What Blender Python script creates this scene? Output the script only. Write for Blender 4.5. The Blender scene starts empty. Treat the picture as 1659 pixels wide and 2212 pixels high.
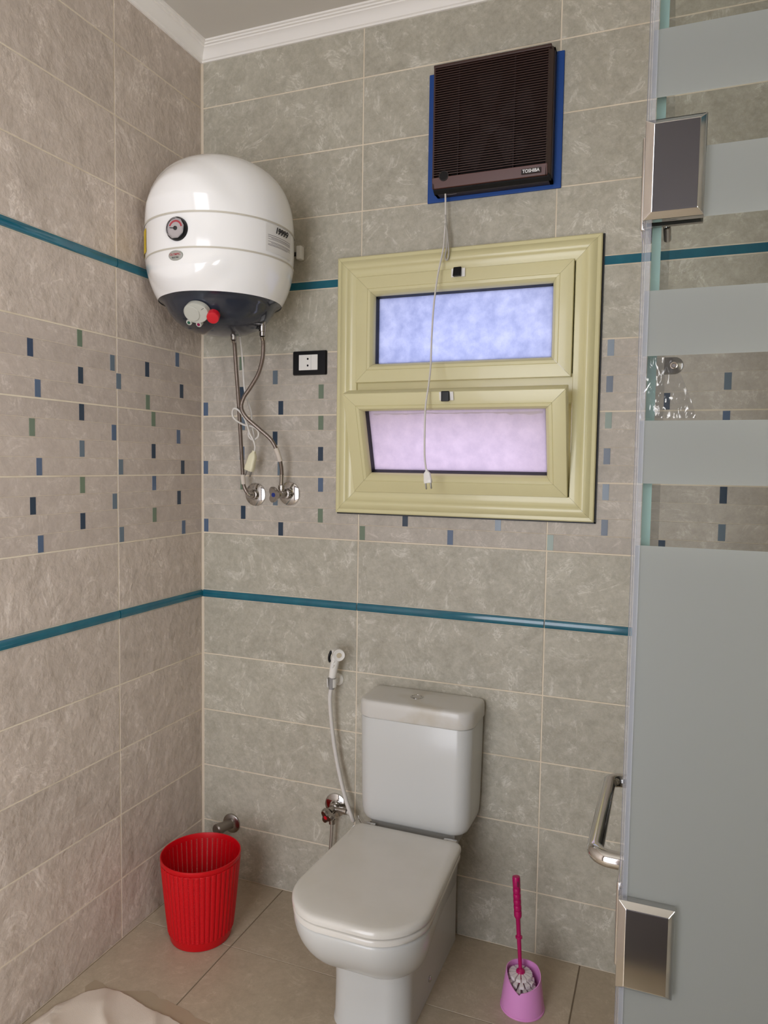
import bpy, math, random
from mathutils import Vector, Matrix, noise
random.seed(7)
PI = math.pi
SC = bpy.context.scene
COL = SC.collection

# ------------------------------------------------------------------ camera
YAW, PITCH, ROLL = -0.3731, -0.0637, 0.0143
f_ = Vector((math.sin(YAW)*math.cos(PITCH), math.cos(YAW)*math.cos(PITCH), math.sin(PITCH)))
r0 = Vector((math.cos(YAW), -math.sin(YAW), 0)); u0 = r0.cross(f_)
r_ = r0*math.cos(ROLL) + u0*math.sin(ROLL); u_ = -r0*math.sin(ROLL) + u0*math.cos(ROLL)
cam = bpy.data.cameras.new('camera'); camo = bpy.data.objects.new('camera', cam); COL.objects.link(camo)
camo.matrix_world = Matrix(((r_.x, u_.x, -f_.x, 1.5164), (r_.y, u_.y, -f_.y, -2.1420), (r_.z, u_.z, -f_.z, 1.4573), (0, 0, 0, 1)))
cam.sensor_fit = 'VERTICAL'; cam.sensor_height = 36.0; cam.lens = 36.0*1586.27/2212.0
cam.clip_start = 0.02
SC.camera = camo
SC.cycles.max_bounces = 12; SC.cycles.diffuse_bounces = 8; SC.cycles.transparent_max_bounces = 16

# ------------------------------------------------------------------ world, light, exposure
W = bpy.data.worlds.new('world'); SC.world = W; W.use_nodes = True
bg = W.node_tree.nodes['Background']; bg.inputs[0].default_value = (0.70, 0.71, 1.0, 1); bg.inputs[1].default_value = 2.0
def area(name, loc, rot, sx, sy, power, col):
    l = bpy.data.lights.new(name, 'AREA'); l.shape = 'RECTANGLE'; l.size = sx; l.size_y = sy; l.energy = power; l.color = col
    o = bpy.data.objects.new(name, l); COL.objects.link(o); o.location = loc; o.rotation_euler = rot; return o
area('doorway_daylight', (0.70, -3.02, 1.32), (PI/2, 0, 0), 0.95, 2.4, 28, (0.985, 1.0, 0.945))
area('side_fill_light', (2.32, -2.22, 1.56), (0, PI/2, 0), 0.75, 0.65, 29, (0.985, 0.99, 0.97))  # added fill from the right, brightens the left wall and heater side
SC.view_settings.view_transform = 'Standard'; SC.view_settings.look = 'None'
SC.view_settings.exposure = 0.16; SC.view_settings.gamma = 1.0; SC.view_settings.use_curve_mapping = False

# ------------------------------------------------------------------ materials
def s2l(c):
    return tuple(((v/255)/12.92 if v/255 <= 0.04045 else (((v/255)+0.055)/1.055)**2.4) for v in c) + (1.0,)
MATS = {}
def mat(name, col=(200, 200, 200), rough=0.5, metal=0.0, coat=0.0, spec=0.5, bump=None, vary=None):
    if name in MATS: return MATS[name]
    m = bpy.data.materials.new(name); m.use_nodes = True; MATS[name] = m
    nt = m.node_tree; b = nt.nodes['Principled BSDF']
    b.inputs['Base Color'].default_value = s2l(col); b.inputs['Roughness'].default_value = rough
    b.inputs['Metallic'].default_value = metal; b.inputs['Coat Weight'].default_value = coat
    b.inputs['Specular IOR Level'].default_value = spec
    tc = None
    if bump or vary: tc = nt.nodes.new('ShaderNodeTexCoord')
    if vary:                         # (scale, second colour, low, high)
        n = nt.nodes.new('ShaderNodeTexNoise'); n.inputs['Scale'].default_value = vary[0]; n.inputs['Detail'].default_value = 6
        r = nt.nodes.new('ShaderNodeValToRGB'); r.color_ramp.elements[0].position = vary[2]; r.color_ramp.elements[1].position = vary[3]
        r.color_ramp.elements[0].color = s2l(col); r.color_ramp.elements[1].color = s2l(vary[1])
        nt.links.new(tc.outputs['Object'], n.inputs['Vector']); nt.links.new(n.outputs['Fac'], r.inputs['Fac'])
        nt.links.new(r.outputs['Color'], b.inputs['Base Color'])
    if bump:                         # (scale, strength, distance)
        n = nt.nodes.new('ShaderNodeTexNoise'); n.inputs['Scale'].default_value = bump[0]; n.inputs['Detail'].default_value = 5
        bp = nt.nodes.new('ShaderNodeBump'); bp.inputs['Strength'].default_value = bump[1]; bp.inputs['Distance'].default_value = bump[2]
        nt.links.new(tc.outputs['Object'], n.inputs['Vector']); nt.links.new(n.outputs['Fac'], bp.inputs['Height'])
        nt.links.new(bp.outputs['Normal'], b.inputs['Normal'])
    return m

def tile_material(name, base, dark, vein, bump_strength, rough, stretch=(1, 1, 1), scale=1.0):
    """stone-look ceramic: cloudy tone, pale veins, riven relief; every tile takes its own piece of the pattern"""
    m = bpy.data.materials.new(name); m.use_nodes = True; nt = m.node_tree; N = nt.nodes; L = nt.links
    b = N['Principled BSDF']; b.inputs['Roughness'].default_value = rough; b.inputs['Specular IOR Level'].default_value = 0.4
    tc = N.new('ShaderNodeTexCoord'); oi = N.new('ShaderNodeObjectInfo')
    mul = N.new('ShaderNodeVectorMath'); mul.operation = 'SCALE'; mul.inputs[0].default_value = (31.7, 17.3, 23.9)
    L.new(oi.outputs['Random'], mul.inputs['Scale'])
    mp = N.new('ShaderNodeMapping'); mp.inputs['Scale'].default_value = [s*scale for s in stretch]; mp.inputs['Rotation'].default_value = (0, 0.6, 0)
    L.new(tc.outputs['Object'], mp.inputs['Vector'])
    add = N.new('ShaderNodeVectorMath'); add.operation = 'ADD'; L.new(mp.outputs['Vector'], add.inputs[0]); L.new(mul.outputs['Vector'], add.inputs[1])
    def noise_(s, d, dist, rough_=0.6):
        n = N.new('ShaderNodeTexNoise'); n.inputs['Scale'].default_value = s; n.inputs['Detail'].default_value = d
        n.inputs['Distortion'].default_value = dist; n.inputs['Roughness'].default_value = rough_; L.new(add.outputs['Vector'], n.inputs['Vector']); return n
    n1 = noise_(9, 4, 0.4, 0.6); n2 = noise_(16, 6, 0.5, 0.72); n3 = noise_(30, 6, 0.2, 0.62); n4 = noise_(60, 8, 0.0, 0.78); n5 = noise_(5.5, 5, 1.2, 0.7)
    mixf = N.new('ShaderNodeMath'); mixf.operation = 'MULTIPLY_ADD'; mixf.inputs[1].default_value = 0.55; L.new(n4.outputs['Fac'], mixf.inputs[0])
    hf = N.new('ShaderNodeMath'); hf.operation = 'MULTIPLY'; hf.inputs[1].default_value = 0.45; L.new(n2.outputs['Fac'], hf.inputs[0]); L.new(hf.outputs[0], mixf.inputs[2])
    r1 = N.new('ShaderNodeValToRGB'); r1.color_ramp.elements[0].position = 0.38; r1.color_ramp.elements[1].position = 0.62
    r1.color_ramp.elements[0].color = s2l(dark); r1.color_ramp.elements[1].color = s2l(base); L.new(mixf.outputs[0], r1.inputs['Fac'])
    # pale wisps: a thin band of a warped noise, broken up by the finer one
    r2 = N.new('ShaderNodeValToRGB'); e = r2.color_ramp.elements; e[0].position = 0.475; e[0].color = (0, 0, 0, 1); e[1].position = 0.5; e[1].color = (1, 1, 1, 1)
    e3 = e.new(0.525); e3.color = (0, 0, 0, 1); L.new(n5.outputs['Fac'], r2.inputs['Fac'])
    rb = N.new('ShaderNodeMapRange'); rb.inputs['From Min'].default_value = 0.46; rb.inputs['From Max'].default_value = 0.62; L.new(n2.outputs['Fac'], rb.inputs['Value'])
    r3 = N.new('ShaderNodeMath'); r3.operation = 'MULTIPLY'; L.new(r2.outputs['Color'], r3.inputs[0]); L.new(rb.outputs[0], r3.inputs[1])
    mx = N.new('ShaderNodeMix'); mx.data_type = 'RGBA'; L.new(r3.outputs[0], mx.inputs['Factor']); L.new(r1.outputs['Color'], mx.inputs['A']); mx.inputs['B'].default_value = s2l(vein)
    hv = N.new('ShaderNodeHueSaturation'); vr = N.new('ShaderNodeMapRange'); vr.inputs['To Min'].default_value = 0.95; vr.inputs['To Max'].default_value = 1.05
    L.new(oi.outputs['Random'], vr.inputs['Value']); L.new(vr.outputs[0], hv.inputs['Value']); L.new(mx.outputs['Result'], hv.inputs['Color'])
    L.new(hv.outputs['Color'], b.inputs['Base Color'])
    s = N.new('ShaderNodeMath'); s.operation = 'MULTIPLY_ADD'; s.inputs[1].default_value = 0.55; L.new(n3.outputs['Fac'], s.inputs[0]); L.new(n1.outputs['Fac'], s.inputs[2])
    s2 = N.new('ShaderNodeMath'); s2.operation = 'MULTIPLY_ADD'; s2.inputs[1].default_value = 0.10; L.new(n4.outputs['Fac'], s2.inputs[0]); L.new(s.outputs[0], s2.inputs[2])
    bp = N.new('ShaderNodeBump'); bp.inputs['Strength'].default_value = bump_strength; bp.inputs['Distance'].default_value = 0.012
    L.new(s2.outputs[0], bp.inputs['Height']); L.new(bp.outputs['Normal'], b.inputs['Normal'])
    return m
M_TILE = tile_material('stone_look_tile', (190, 185, 170), (162, 157, 142), (210, 206, 194), 0.36, 0.5)
M_TILE_L = tile_material('riven_tile_pink_light', (202, 188, 176), (180, 167, 155), (218, 206, 195), 0.85, 0.45, (1.0, 1, 0.85), 0.75)  # same tile as the back wall, its warmer light put into the colour
M_STRIP = tile_material('mosaic_strip_tile', (190, 182, 170), (168, 160, 149), (206, 198, 188), 0.22, 0.50)
M_STRIP_L = tile_material('mosaic_strip_pink_light', (194, 181, 170), (178, 165, 155), (208, 196, 186), 0.30, 0.48)  # strip copy carrying the left wall's pinkish light in its colour
M_FLOOR = tile_material('floor_tile', (188, 174, 152), (172, 158, 137), (196, 183, 162), 0.05, 0.42)
M_GROUT = mat('grout', (222, 210, 189), 0.9, bump=(180, 0.2, 0.001), vary=(6, (200, 186, 162), 0.5, 0.75))
M_FGROUT = mat('floor_grout', (120, 106, 88), 0.9)
M_CAULK = mat('corner_caulk', (214, 200, 180), 0.7, bump=(60, 0.4, 0.004))
M_TEAL = mat('teal_glaze', (22, 92, 112), 0.12, coat=0.3, vary=(20, (28, 104, 122), 0.35, 0.7))
M_INS = {'n': mat('navy_glass', (44, 60, 78), 0.18), 's': mat('slate_blue_glass', (100, 114, 126), 0.2), 'b': mat('steel_blue_glass', (82, 100, 126), 0.2), 'g': mat('sage_glass', (108, 124, 104), 0.22)}
M_WHITEP = mat('ceiling_paint', (208, 203, 194), 0.85, bump=(220, 0.1, 0.001))
M_PLASTER = mat('cornice_plaster', (240, 236, 230), 0.6)
M_CREAM = mat('cream_aluminium', (214, 207, 160), 0.28, coat=0.15, vary=(3, (208, 200, 154), 0.3, 0.7))
M_BLACK = mat('black_rubber', (14, 14, 16), 0.5)
M_BLKP = mat('black_plastic', (10, 10, 13), 0.35, spec=0.3)
M_CHROME = mat('chrome', (205, 203, 200), 0.08, metal=1.0)
M_CHROME2 = mat('brushed_steel', (176, 170, 164), 0.22, metal=1.0)
M_BRAID = mat('steel_braid', (142, 130, 122), 0.3, metal=0.95, bump=(700, 0.6, 0.001))
M_CER = mat('sanitary_ceramic', (202, 203, 200), 0.24, coat=0.06)
M_SEAT = mat('seat_plastic', (216, 213, 206), 0.16, coat=0.1, vary=(5, (206, 203, 194), 0.45, 0.8))
M_CISTLID = mat('dusty_ceramic', (206, 204, 198), 0.28, coat=0.08, vary=(9, (190, 182, 166), 0.52, 0.78))
M_HEAT = mat('white_enamel', (243, 242, 240), 0.14, coat=0.3)
M_HEATD = mat('charcoal_plastic', (46, 50, 60), 0.16, coat=0.2)
M_DIAL = mat('dial_face', (176, 168, 168), 0.3)
M_GREYP = mat('grey_plastic', (184, 184, 174), 0.35)
M_REDP = mat('red_plastic', (196, 24, 40), 0.25)
M_REDPRINT = mat('red_print', (170, 60, 70), 0.6)
M_BLKPRINT = mat('black_print', (40, 38, 40), 0.6)
M_GRYPRINT = mat('grey_print', (120, 112, 114), 0.6)
M_WHTPRINT = mat('white_print', (235, 235, 235), 0.5)
M_YEL = mat('yellow_sticker', (220, 190, 20), 0.5)
M_WPL = mat('white_plastic', (232, 230, 224), 0.3)
M_IVORY = mat('ivory_plastic', (222, 216, 186), 0.35)
M_CORD = mat('white_cable', (214, 210, 204), 0.45)
M_BIN = mat('red_basket_plastic', (196, 0, 16), 0.42, spec=0.35)
M_PINK = mat('pink_plastic', (226, 150, 212), 0.38)
M_MAG = mat('magenta_plastic', (178, 8, 92), 0.32)
M_BRIST = mat('white_bristle', (230, 222, 222), 0.8)
M_BROWN = mat('brown_plastic', (64, 42, 37), 0.4)
M_BROWN2 = mat('dark_brown_plastic', (38, 27, 25), 0.5)
M_DARK = mat('dark_recess', (7, 5, 5), 0.8)
M_BLUE = mat('blue_paint', (0, 64, 138), 0.55, bump=(60, 0.2, 0.002))
M_BLUEDOT = mat('blue_print', (24, 44, 120), 0.4)
M_PATCH = mat('darker_floor', (166, 151, 128), 0.25)
M_CLOTH = mat('pale_cloth', (216, 204, 190), 0.9, bump=(400, 0.3, 0.002))
M_DIRT = mat('dirt', (60, 45, 34), 0.9)
M_PIN = mat('plug_pin', (150, 148, 145), 0.3, metal=1.0)
M_CONC = mat('plaster_wall', (104, 102, 110), 0.85)
M_WOOD = mat('door_wood', (150, 118, 84), 0.5, vary=(4, (128, 96, 66), 0.4, 0.7))

def glass_material(name, tint, gloss_rough=0.02, glare_streaks=False, painted_sheen=0.0):
    m = bpy.data.materials.new(name); m.use_nodes = True; nt = m.node_tree; N = nt.nodes; L = nt.links
    N.remove(N['Principled BSDF']); out = N['Material Output']
    t = N.new('ShaderNodeBsdfTransparent'); t.inputs[0].default_value = tint
    g = N.new('ShaderNodeBsdfGlossy'); g.inputs['Roughness'].default_value = gloss_rough
    fr = N.new('ShaderNodeFresnel'); fr.inputs[0].default_value = 1.45
    mx = N.new('ShaderNodeMixShader'); L.new(fr.outputs[0], mx.inputs[0]); L.new(t.outputs[0], mx.inputs[1]); L.new(g.outputs[0], mx.inputs[2])
    last = mx
    if painted_sheen:
        d = N.new('ShaderNodeBsdfDiffuse'); d.inputs[0].default_value = (0.78, 0.78, 0.86, 1); m2 = N.new('ShaderNodeMixShader'); m2.inputs[0].default_value = painted_sheen
        L.new(mx.outputs[0], m2.inputs[1]); L.new(d.outputs[0], m2.inputs[2]); last = m2
    if glare_streaks:
        tc = N.new('ShaderNodeTexCoord'); mp = N.new('ShaderNodeMapping'); mp.inputs['Scale'].default_value = (160, 1, 60); mp.inputs['Rotation'].default_value = (0, 0.5, 0)
        L.new(tc.outputs['Object'], mp.inputs['Vector'])
        n = N.new('ShaderNodeTexNoise'); n.inputs['Scale'].default_value = 1.0; n.inputs['Detail'].default_value = 4; n.inputs['Distortion'].default_value = 2.5; L.new(mp.outputs[0], n.inputs['Vector'])
        r = N.new('ShaderNodeValToRGB'); r.color_ramp.elements[0].position = 0.58; r.color_ramp.elements[1].position = 0.72; r.color_ramp.elements[1].color = (0.6, 0.6, 0.6, 1); L.new(n.outputs['Fac'], r.inputs['Fac'])
        d = N.new('ShaderNodeBsdfDiffuse'); d.inputs[0].default_value = (0.8, 0.8, 0.8, 1)
        m2 = N.new('ShaderNodeMixShader'); L.new(r.outputs['Color'], m2.inputs[0]); L.new(mx.outputs[0], m2.inputs[1]); L.new(d.outputs[0], m2.inputs[2]); last = m2
    L.new(last.outputs[0], out.inputs['Surface'])
    return m
M_GLASS = glass_material('clear_glass', (0.91, 0.925, 0.91, 1))
M_SEAL = glass_material('clear_vinyl', (0.955, 0.955, 0.965, 1), 0.25, painted_sheen=0.07)  # lavender reflection on the clear seal is mixed in as diffuse colour
M_TAPE = glass_material('wrinkled_clear_tape', (0.93, 0.93, 0.93, 1), 0.2, True)  # white noise streaks paint the glare on the tape
M_GEDGE = mat('glass_cut_edge', (158, 182, 180), 0.2)
def frosted_material(name, dcol, tcol, mix, noise_amt=0.0, tint=None):
    m = bpy.data.materials.new(name); m.use_nodes = True; nt = m.node_tree; N = nt.nodes; L = nt.links
    N.remove(N['Principled BSDF']); out = N['Material Output']
    d = N.new('ShaderNodeBsdfDiffuse'); d.inputs[0].default_value = dcol
    t = N.new('ShaderNodeBsdfTranslucent'); t.inputs[0].default_value = tcol
    if noise_amt:
        tc = N.new('ShaderNodeTexCoord'); n = N.new('ShaderNodeTexNoise'); n.inputs['Scale'].default_value = 26; n.inputs['Detail'].default_value = 8; n.inputs['Roughness'].default_value = 0.7
        L.new(tc.outputs['Object'], n.inputs['Vector'])
        r = N.new('ShaderNodeValToRGB'); r.color_ramp.elements[0].position = 0.36; r.color_ramp.elements[1].position = 0.64
        r.color_ramp.elements[0].color = tcol; r.color_ramp.elements[1].color = tint; L.new(n.outputs['Fac'], r.inputs['Fac']); L.new(r.outputs['Color'], t.inputs[0])
    mx = N.new('ShaderNodeMixShader'); mx.inputs[0].default_value = mix; L.new(d.outputs[0], mx.inputs[1]); L.new(t.outputs[0], mx.inputs[2])
    g = N.new('ShaderNodeBsdfGlossy'); g.inputs['Roughness'].default_value = 0.35
    m2 = N.new('ShaderNodeMixShader'); m2.inputs[0].default_value = 0.04; L.new(mx.outputs[0], m2.inputs[1]); L.new(g.outputs[0], m2.inputs[2])
    L.new(m2.outputs[0], out.inputs['Surface']); return m
M_FROST = frosted_material('frosted_glass', (0.225, 0.23, 0.22, 1), (0.72, 0.73, 0.69, 1), 0.57)
M_PANE = frosted_material('obscure_window_glass', (0.2, 0.2, 0.2, 1), (0.57, 0.61, 0.72, 1), 0.94, 1.0, (0.76, 0.79, 0.86, 1))
M_PANE2 = frosted_material('obscure_dusty_glass', (0.2, 0.2, 0.2, 1), (0.80, 0.72, 0.74, 1), 0.94, 1.0, (0.90, 0.81, 0.82, 1))

# ------------------------------------------------------------------ helpers
def tag(o, label=None, cat=None, group=None, kind=None):
    if label: o['label'] = label
    if cat: o['category'] = cat
    if group: o['group'] = group
    if kind: o['kind'] = kind
    return o
def empty(name, loc, label, cat, group=None):
    o = bpy.data.objects.new(name, None); o.empty_display_size = 0.05; COL.objects.link(o); o.location = loc
    return tag(o, label, cat, group)
def setp(o, parent):
    if parent is not None:
        o.parent = parent
        o.matrix_parent_inverse = Matrix.Translation(-Vector(parent.location))   # every location is kept in world space
def link_mesh(name, me, parent=None, loc=None, rot=None):
    o = bpy.data.objects.new(name, me); COL.objects.link(o)
    if loc is not None: o.location = loc
    if rot is not None: o.rotation_euler = rot
    setp(o, parent); return o
def mk(name, verts, faces, m, parent=None, smooth=False, edge_mats=None, autosmooth=None):
    me = bpy.data.meshes.new(name); me.from_pydata([tuple(v) for v in verts], [], faces); me.validate()
    if isinstance(m, (list, tuple)):
        for x in m: me.materials.append(x)
    else: me.materials.append(m)
    if smooth or autosmooth:
        for p in me.polygons: p.use_smooth = True
        if autosmooth: me.set_sharp_from_angle(angle=math.radians(autosmooth))
    return link_mesh(name, me, parent)
def boxvf(x0, x1, y0, y1, z0, z1, base=0):
    v = [(x0, y0, z0), (x1, y0, z0), (x1, y1, z0), (x0, y1, z0), (x0, y0, z1), (x1, y0, z1), (x1, y1, z1), (x0, y1, z1)]
    f = [(0, 3, 2, 1), (4, 5, 6, 7), (0, 1, 5, 4), (1, 2, 6, 5), (2, 3, 7, 6), (3, 0, 4, 7)]
    return v, [tuple(i+base for i in q) for q in f]
def boxes(name, lst, m, parent=None):
    V, Fs = [], []
    for b in lst:
        v, f = boxvf(*b, base=len(V)); V += v; Fs += f
    return mk(name, V, Fs, m, parent)
def bevel_mod(o, w, seg=2, angle=40):
    b = o.modifiers.new('bevel', 'BEVEL'); b.width = w; b.segments = seg; b.limit_method = 'ANGLE'; b.angle_limit = math.radians(angle)
    for p in o.data.polygons: p.use_smooth = True
    w_ = o.modifiers.new('wn', 'WEIGHTED_NORMAL'); w_.keep_sharp = True
    return o
def bbox(name, b, m, parent=None, bev=0.0, seg=2):
    o = boxes(name, [b], m, parent)
    if bev: bevel_mod(o, bev, seg)
    return o
def loft(rings, cap0=True, cap1=True):
    n = len(rings[0]); V = [p for r in rings for p in r]; Fs = []
    for i in range(len(rings)-1):
        for j in range(n):
            a = i*n+j; b = i*n+(j+1) % n; Fs.append((a, b, b+n, a+n))
    if cap0: Fs.append(tuple(reversed(range(n))))
    if cap1: Fs.append(tuple(range((len(rings)-1)*n, len(rings)*n)))
    return V, Fs
def lathe(name, prof, c, m, parent=None, axis='z', n=40, auto=35, rot=None, cap=(True, True)):
    """prof: (radius, height) along axis from point c; axis vector or 'z'"""
    ax = {'z': Vector((0, 0, 1)), 'y-': Vector((0, -1, 0)), 'x': Vector((1, 0, 0)), 'x-': Vector((-1, 0, 0))}[axis] if isinstance(axis, str) else axis
    ax = Vector(ax).normalized(); t = Vector((1, 0, 0)) if abs(ax.x) < 0.9 else Vector((0, 1, 0))
    a = ax.cross(t).normalized(); b = ax.cross(a)
    c = Vector(c); rings = [[c + ax*h + (a*math.cos(2*PI*k/n) + b*math.sin(2*PI*k/n))*max(r, 1e-4) for k in range(n)] for r, h in prof]
    V, Fs = loft(rings, *cap)
    return mk(name, V, Fs, m, parent, autosmooth=auto)
def spline(pts, sub=6):
    P = [Vector(p) for p in pts]; out = []
    for i in range(len(P)-1):
        p0 = P[max(i-1, 0)]; p1 = P[i]; p2 = P[i+1]; p3 = P[min(i+2, len(P)-1)]
        for k in range(sub):
            t = k/sub; out.append(0.5*((2*p1)+(p2-p0)*t+(2*p0-5*p1+4*p2-p3)*t*t+(3*p1-p0-3*p2+p3)*t**3))
    out.append(P[-1]); return out
def tube(name, pts, r, m, parent=None, n=10, sub=6, closed=False, rfun=None):
    P = spline(pts, sub) if sub else [Vector(p) for p in pts]
    T = [(P[min(i+1, len(P)-1)]-P[max(i-1, 0)]).normalized() for i in range(len(P))]
    t0 = T[0]; nrm = t0.cross(Vector((0.3, 0.9, 0.2))).normalized(); rings = []
    for i, p in enumerate(P):
        if i:
            q = T[i-1].rotation_difference(T[i]); nrm = (q @ nrm).normalized()
        bn = T[i].cross(nrm).normalized(); rr = rfun(i/(len(P)-1)) if rfun else r
        rings.append([p + (nrm*math.cos(2*PI*k/n)+bn*math.sin(2*PI*k/n))*rr for k in range(n)])
    V, Fs = loft(rings)
    return mk(name, V, Fs, m, parent, autosmooth=50)
def rpoly(corners, radii, n=8):
    """closed rounded polygon in 2D, n+1 points on each corner"""
    out = []; N = len(corners)
    for i in range(N):
        p = Vector(corners[i]); a = Vector(corners[i-1]); b = Vector(corners[(i+1) % N]); r = radii[i]
        da = (a-p).normalized(); db = (b-p).normalized(); ang = da.angle(db); d = r/math.tan(ang/2)
        cc = p + (da+db).normalized()*(r/math.sin(ang/2)); s = p+da*d; e = p+db*d
        a0 = math.atan2(s.y-cc.y, s.x-cc.x); a1 = math.atan2(e.y-cc.y, e.x-cc.x)
        while a1-a0 > PI: a1 -= 2*PI
        while a1-a0 < -PI: a1 += 2*PI
        for k in range(n+1):
            t = a0+(a1-a0)*k/n; out.append((cc.x+r*math.cos(t), cc.y+r*math.sin(t)))
    return out
def text_mesh(name, s, size, m, parent, mw, depth=0.0004, shear=0.0, sx=1.0, bold=0.0):
    cu = bpy.data.curves.new(name, 'FONT'); cu.body = s; cu.size = size; cu.align_x = 'CENTER'; cu.align_y = 'CENTER'; cu.extrude = depth; cu.shear = shear; cu.offset = bold
    o = bpy.data.objects.new(name, cu); COL.objects.link(o); dg = bpy.context.evaluated_depsgraph_get()
    me = bpy.data.meshes.new_from_object(o.evaluated_get(dg)); bpy.data.objects.remove(o); bpy.data.curves.remove(cu)
    me.materials.clear(); me.materials.append(m)
    me.transform(mw @ Matrix.Diagonal((sx, 1, 1, 1)))
    return link_mesh(name, me, parent)
def frame_mat(origin, xdir, updir):
    x = Vector(xdir).normalized(); z = x.cross(Vector(updir)).normalized(); y = z.cross(x)
    return Matrix(((x.x, y.x, z.x, origin[0]), (x.y, y.y, z.y, origin[1]), (x.z, y.z, z.z, origin[2]), (0, 0, 0, 1)))

# ------------------------------------------------------------------ room shell
LV = {'F': 0.0, 'J1': .1897, 'J2': .3897, 'J3': .5897, 'J4': .7897, 'J5': .9897, 'T1': 1.0157, 'J6': 1.2157, 'J7': 1.4157, 'J8': 1.6157, 'J9': 1.8157, 'J10': 2.0157, 'T2': 2.0424, 'J11': 2.2424, 'J12': 2.4424, 'J13': 2.6424, 'J14': 2.8424}
CEIL = 2.835; RX = 2.15; FY = -2.95
WX0, WX1, WZ0, WZ1 = 0.548, 1.287, 1.333, 2.074         # hole behind the window frame
G = 0.0011                                              # grout lies this far behind the tile faces
wb = boxes('wall_back', [(-0.2, WX0, G, 0.2, -0.1, CEIL+.1), (WX1, RX+.2, G, 0.2, -0.1, CEIL+.1), (WX0, WX1, G, 0.2, -0.1, WZ0), (WX0, WX1, G, 0.2, WZ1, CEIL+.1)], M_GROUT)
tag(wb, 'tiled back wall with window, fan and heater', kind='structure')
wl = boxes('wall_left', [(-0.2, -G, FY-.2, G, -0.1, CEIL+.1)], M_GROUT); tag(wl, 'tiled left wall in riven beige stone-look tile', kind='structure')
wr = boxes('wall_right', [(RX+G, RX+.2, FY-.2, -2.54, -0.1, CEIL+.1), (RX+G, RX+.2, -1.90, G, -0.1, CEIL+.1), (RX+G, RX+.2, -2.54, -1.90, -0.1, 1.19), (RX+G, RX+.2, -2.54, -1.90, 1.93, CEIL+.1)], M_GROUT); tag(wr, 'tiled right wall beyond the shower screen', kind='structure')
wf = boxes('wall_front', [(-G, 0.20, FY-.12, FY, 0, CEIL), (1.20, RX+G, FY-.12, FY, 0, CEIL), (0.20, 1.20, FY-.12, FY, 2.58, CEIL)], M_CONC); tag(wf, 'wall with the doorway behind the camera', kind='structure')
ce = boxes('ceiling', [(-G, RX+G, FY, G, CEIL, CEIL+.1)], M_WHITEP); tag(ce, 'plain off-white painted ceiling', kind='structure')
fl = boxes('floor', [(-0.2, RX+.2, FY-.2, .2, -0.1, -0.0016)], M_FGROUT); tag(fl, 'beige tiled bathroom floor', kind='structure')
dr = boxes('door_1', [(0.15, 0.205, FY-.14, FY+.015, 0, 2.58), (1.195, 1.25, FY-.14, FY+.015, 0, 2.58), (0.15, 1.25, FY-.14, FY+.015, 2.575, 2.63), (0.2, 1.2, FY-.10, FY-.02, 2.06, 2.10)], M_WOOD); tag(dr, 'wooden door frame of the doorway', kind='structure')  # extra height above the transom is added to spread light upwards

# tiles: local frame x along the wall, z up, -y out of the wall
TM = {}
def tile_mesh(w, h, m, gap=0.0018, bev=0.0010, depth=0.006):
    k = (round(w, 4), round(h, 4), m.name)
    if k in TM: return TM[k]
    x, z = w/2-max(gap, .0019), h/2-gap; b = bev
    V = [(-x, depth, -z), (x, depth, -z), (x, depth, z), (-x, depth, z), (-x, b, -z), (x, b, -z), (x, b, z), (-x, b, z), (-x+b, 0, -z+b), (x-b, 0, -z+b), (x-b, 0, z-b), (-x+b, 0, z-b)]
    Fs = []
    for i in range(4):
        j = (i+1) % 4; Fs += [(i, j, j+4, i+4), (i+4, j+4, j+8, i+8)]
    Fs.append((8, 9, 10, 11))
    me = bpy.data.meshes.new('tile'); me.from_pydata(V, [], Fs); me.materials.append(m); TM[k] = me; return me
def bar_mesh(w, h, m):
    k = ('bar', round(w, 4)); 
    if k in TM: return TM[k]
    prof = [(0.004, -h/2), (-0.0035, -h/2+.0008), (-0.0062, -h/2+.006), (-0.0070, 0), (-0.0058, h/2-.006), (-0.003, h/2-.0008), (0.004, h/2)]
    rings = [[(sx*(w/2-.0016), y, z) for y, z in prof] for sx in (-1, 1)]
    V, Fs = loft(rings); me = bpy.data.meshes.new('liner_tile'); me.from_pydata(V, [], [tuple(reversed(f)) for f in Fs]); me.materials.append(m)
    for p in me.polygons: p.use_smooth = True
    me.set_sharp_from_angle(angle=math.radians(40)); TM[k] = me; return me
rowsz = [('F', 'J1'), ('J1', 'J2'), ('J2', 'J3'), ('J3', 'J4'), ('J4', 'J5'), ('T1', 'J6'), ('J9', 'J10'), ('T2', 'J11'), ('J11', 'J12'), ('J12', 'J13'), ('J13', 'J14')]
decor = [('J6', 'J7'), ('J7', 'J8'), ('J8', 'J9')]
def put(name, me, wall, a, z, rz, base):
    """a: distance along the wall; base: function a -> xy"""
    x, y = base(a); o = bpy.data.objects.new(name, me); COL.objects.link(o); o.location = (x, y, z); o.rotation_euler = (0, 0, rz); setp(o, wall); return o
def hole_pieces(a0, a1, z0, z1, WX0, WX1, WZ0, WZ1):
    if a1 <= WX0 or a0 >= WX1 or z1 <= WZ0 or z0 >= WZ1: return None
    P = []
    if a0 < WX0: P.append((a0, WX0, z0, z1))
    if a1 > WX1: P.append((WX1, a1, z0, z1))
    b0, b1 = max(a0, WX0), min(a1, WX1)
    if z0 < WZ0: P.append((b0, b1, z0, WZ0))
    if z1 > WZ1: P.append((b0, b1, WZ1, z1))
    return P
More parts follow.
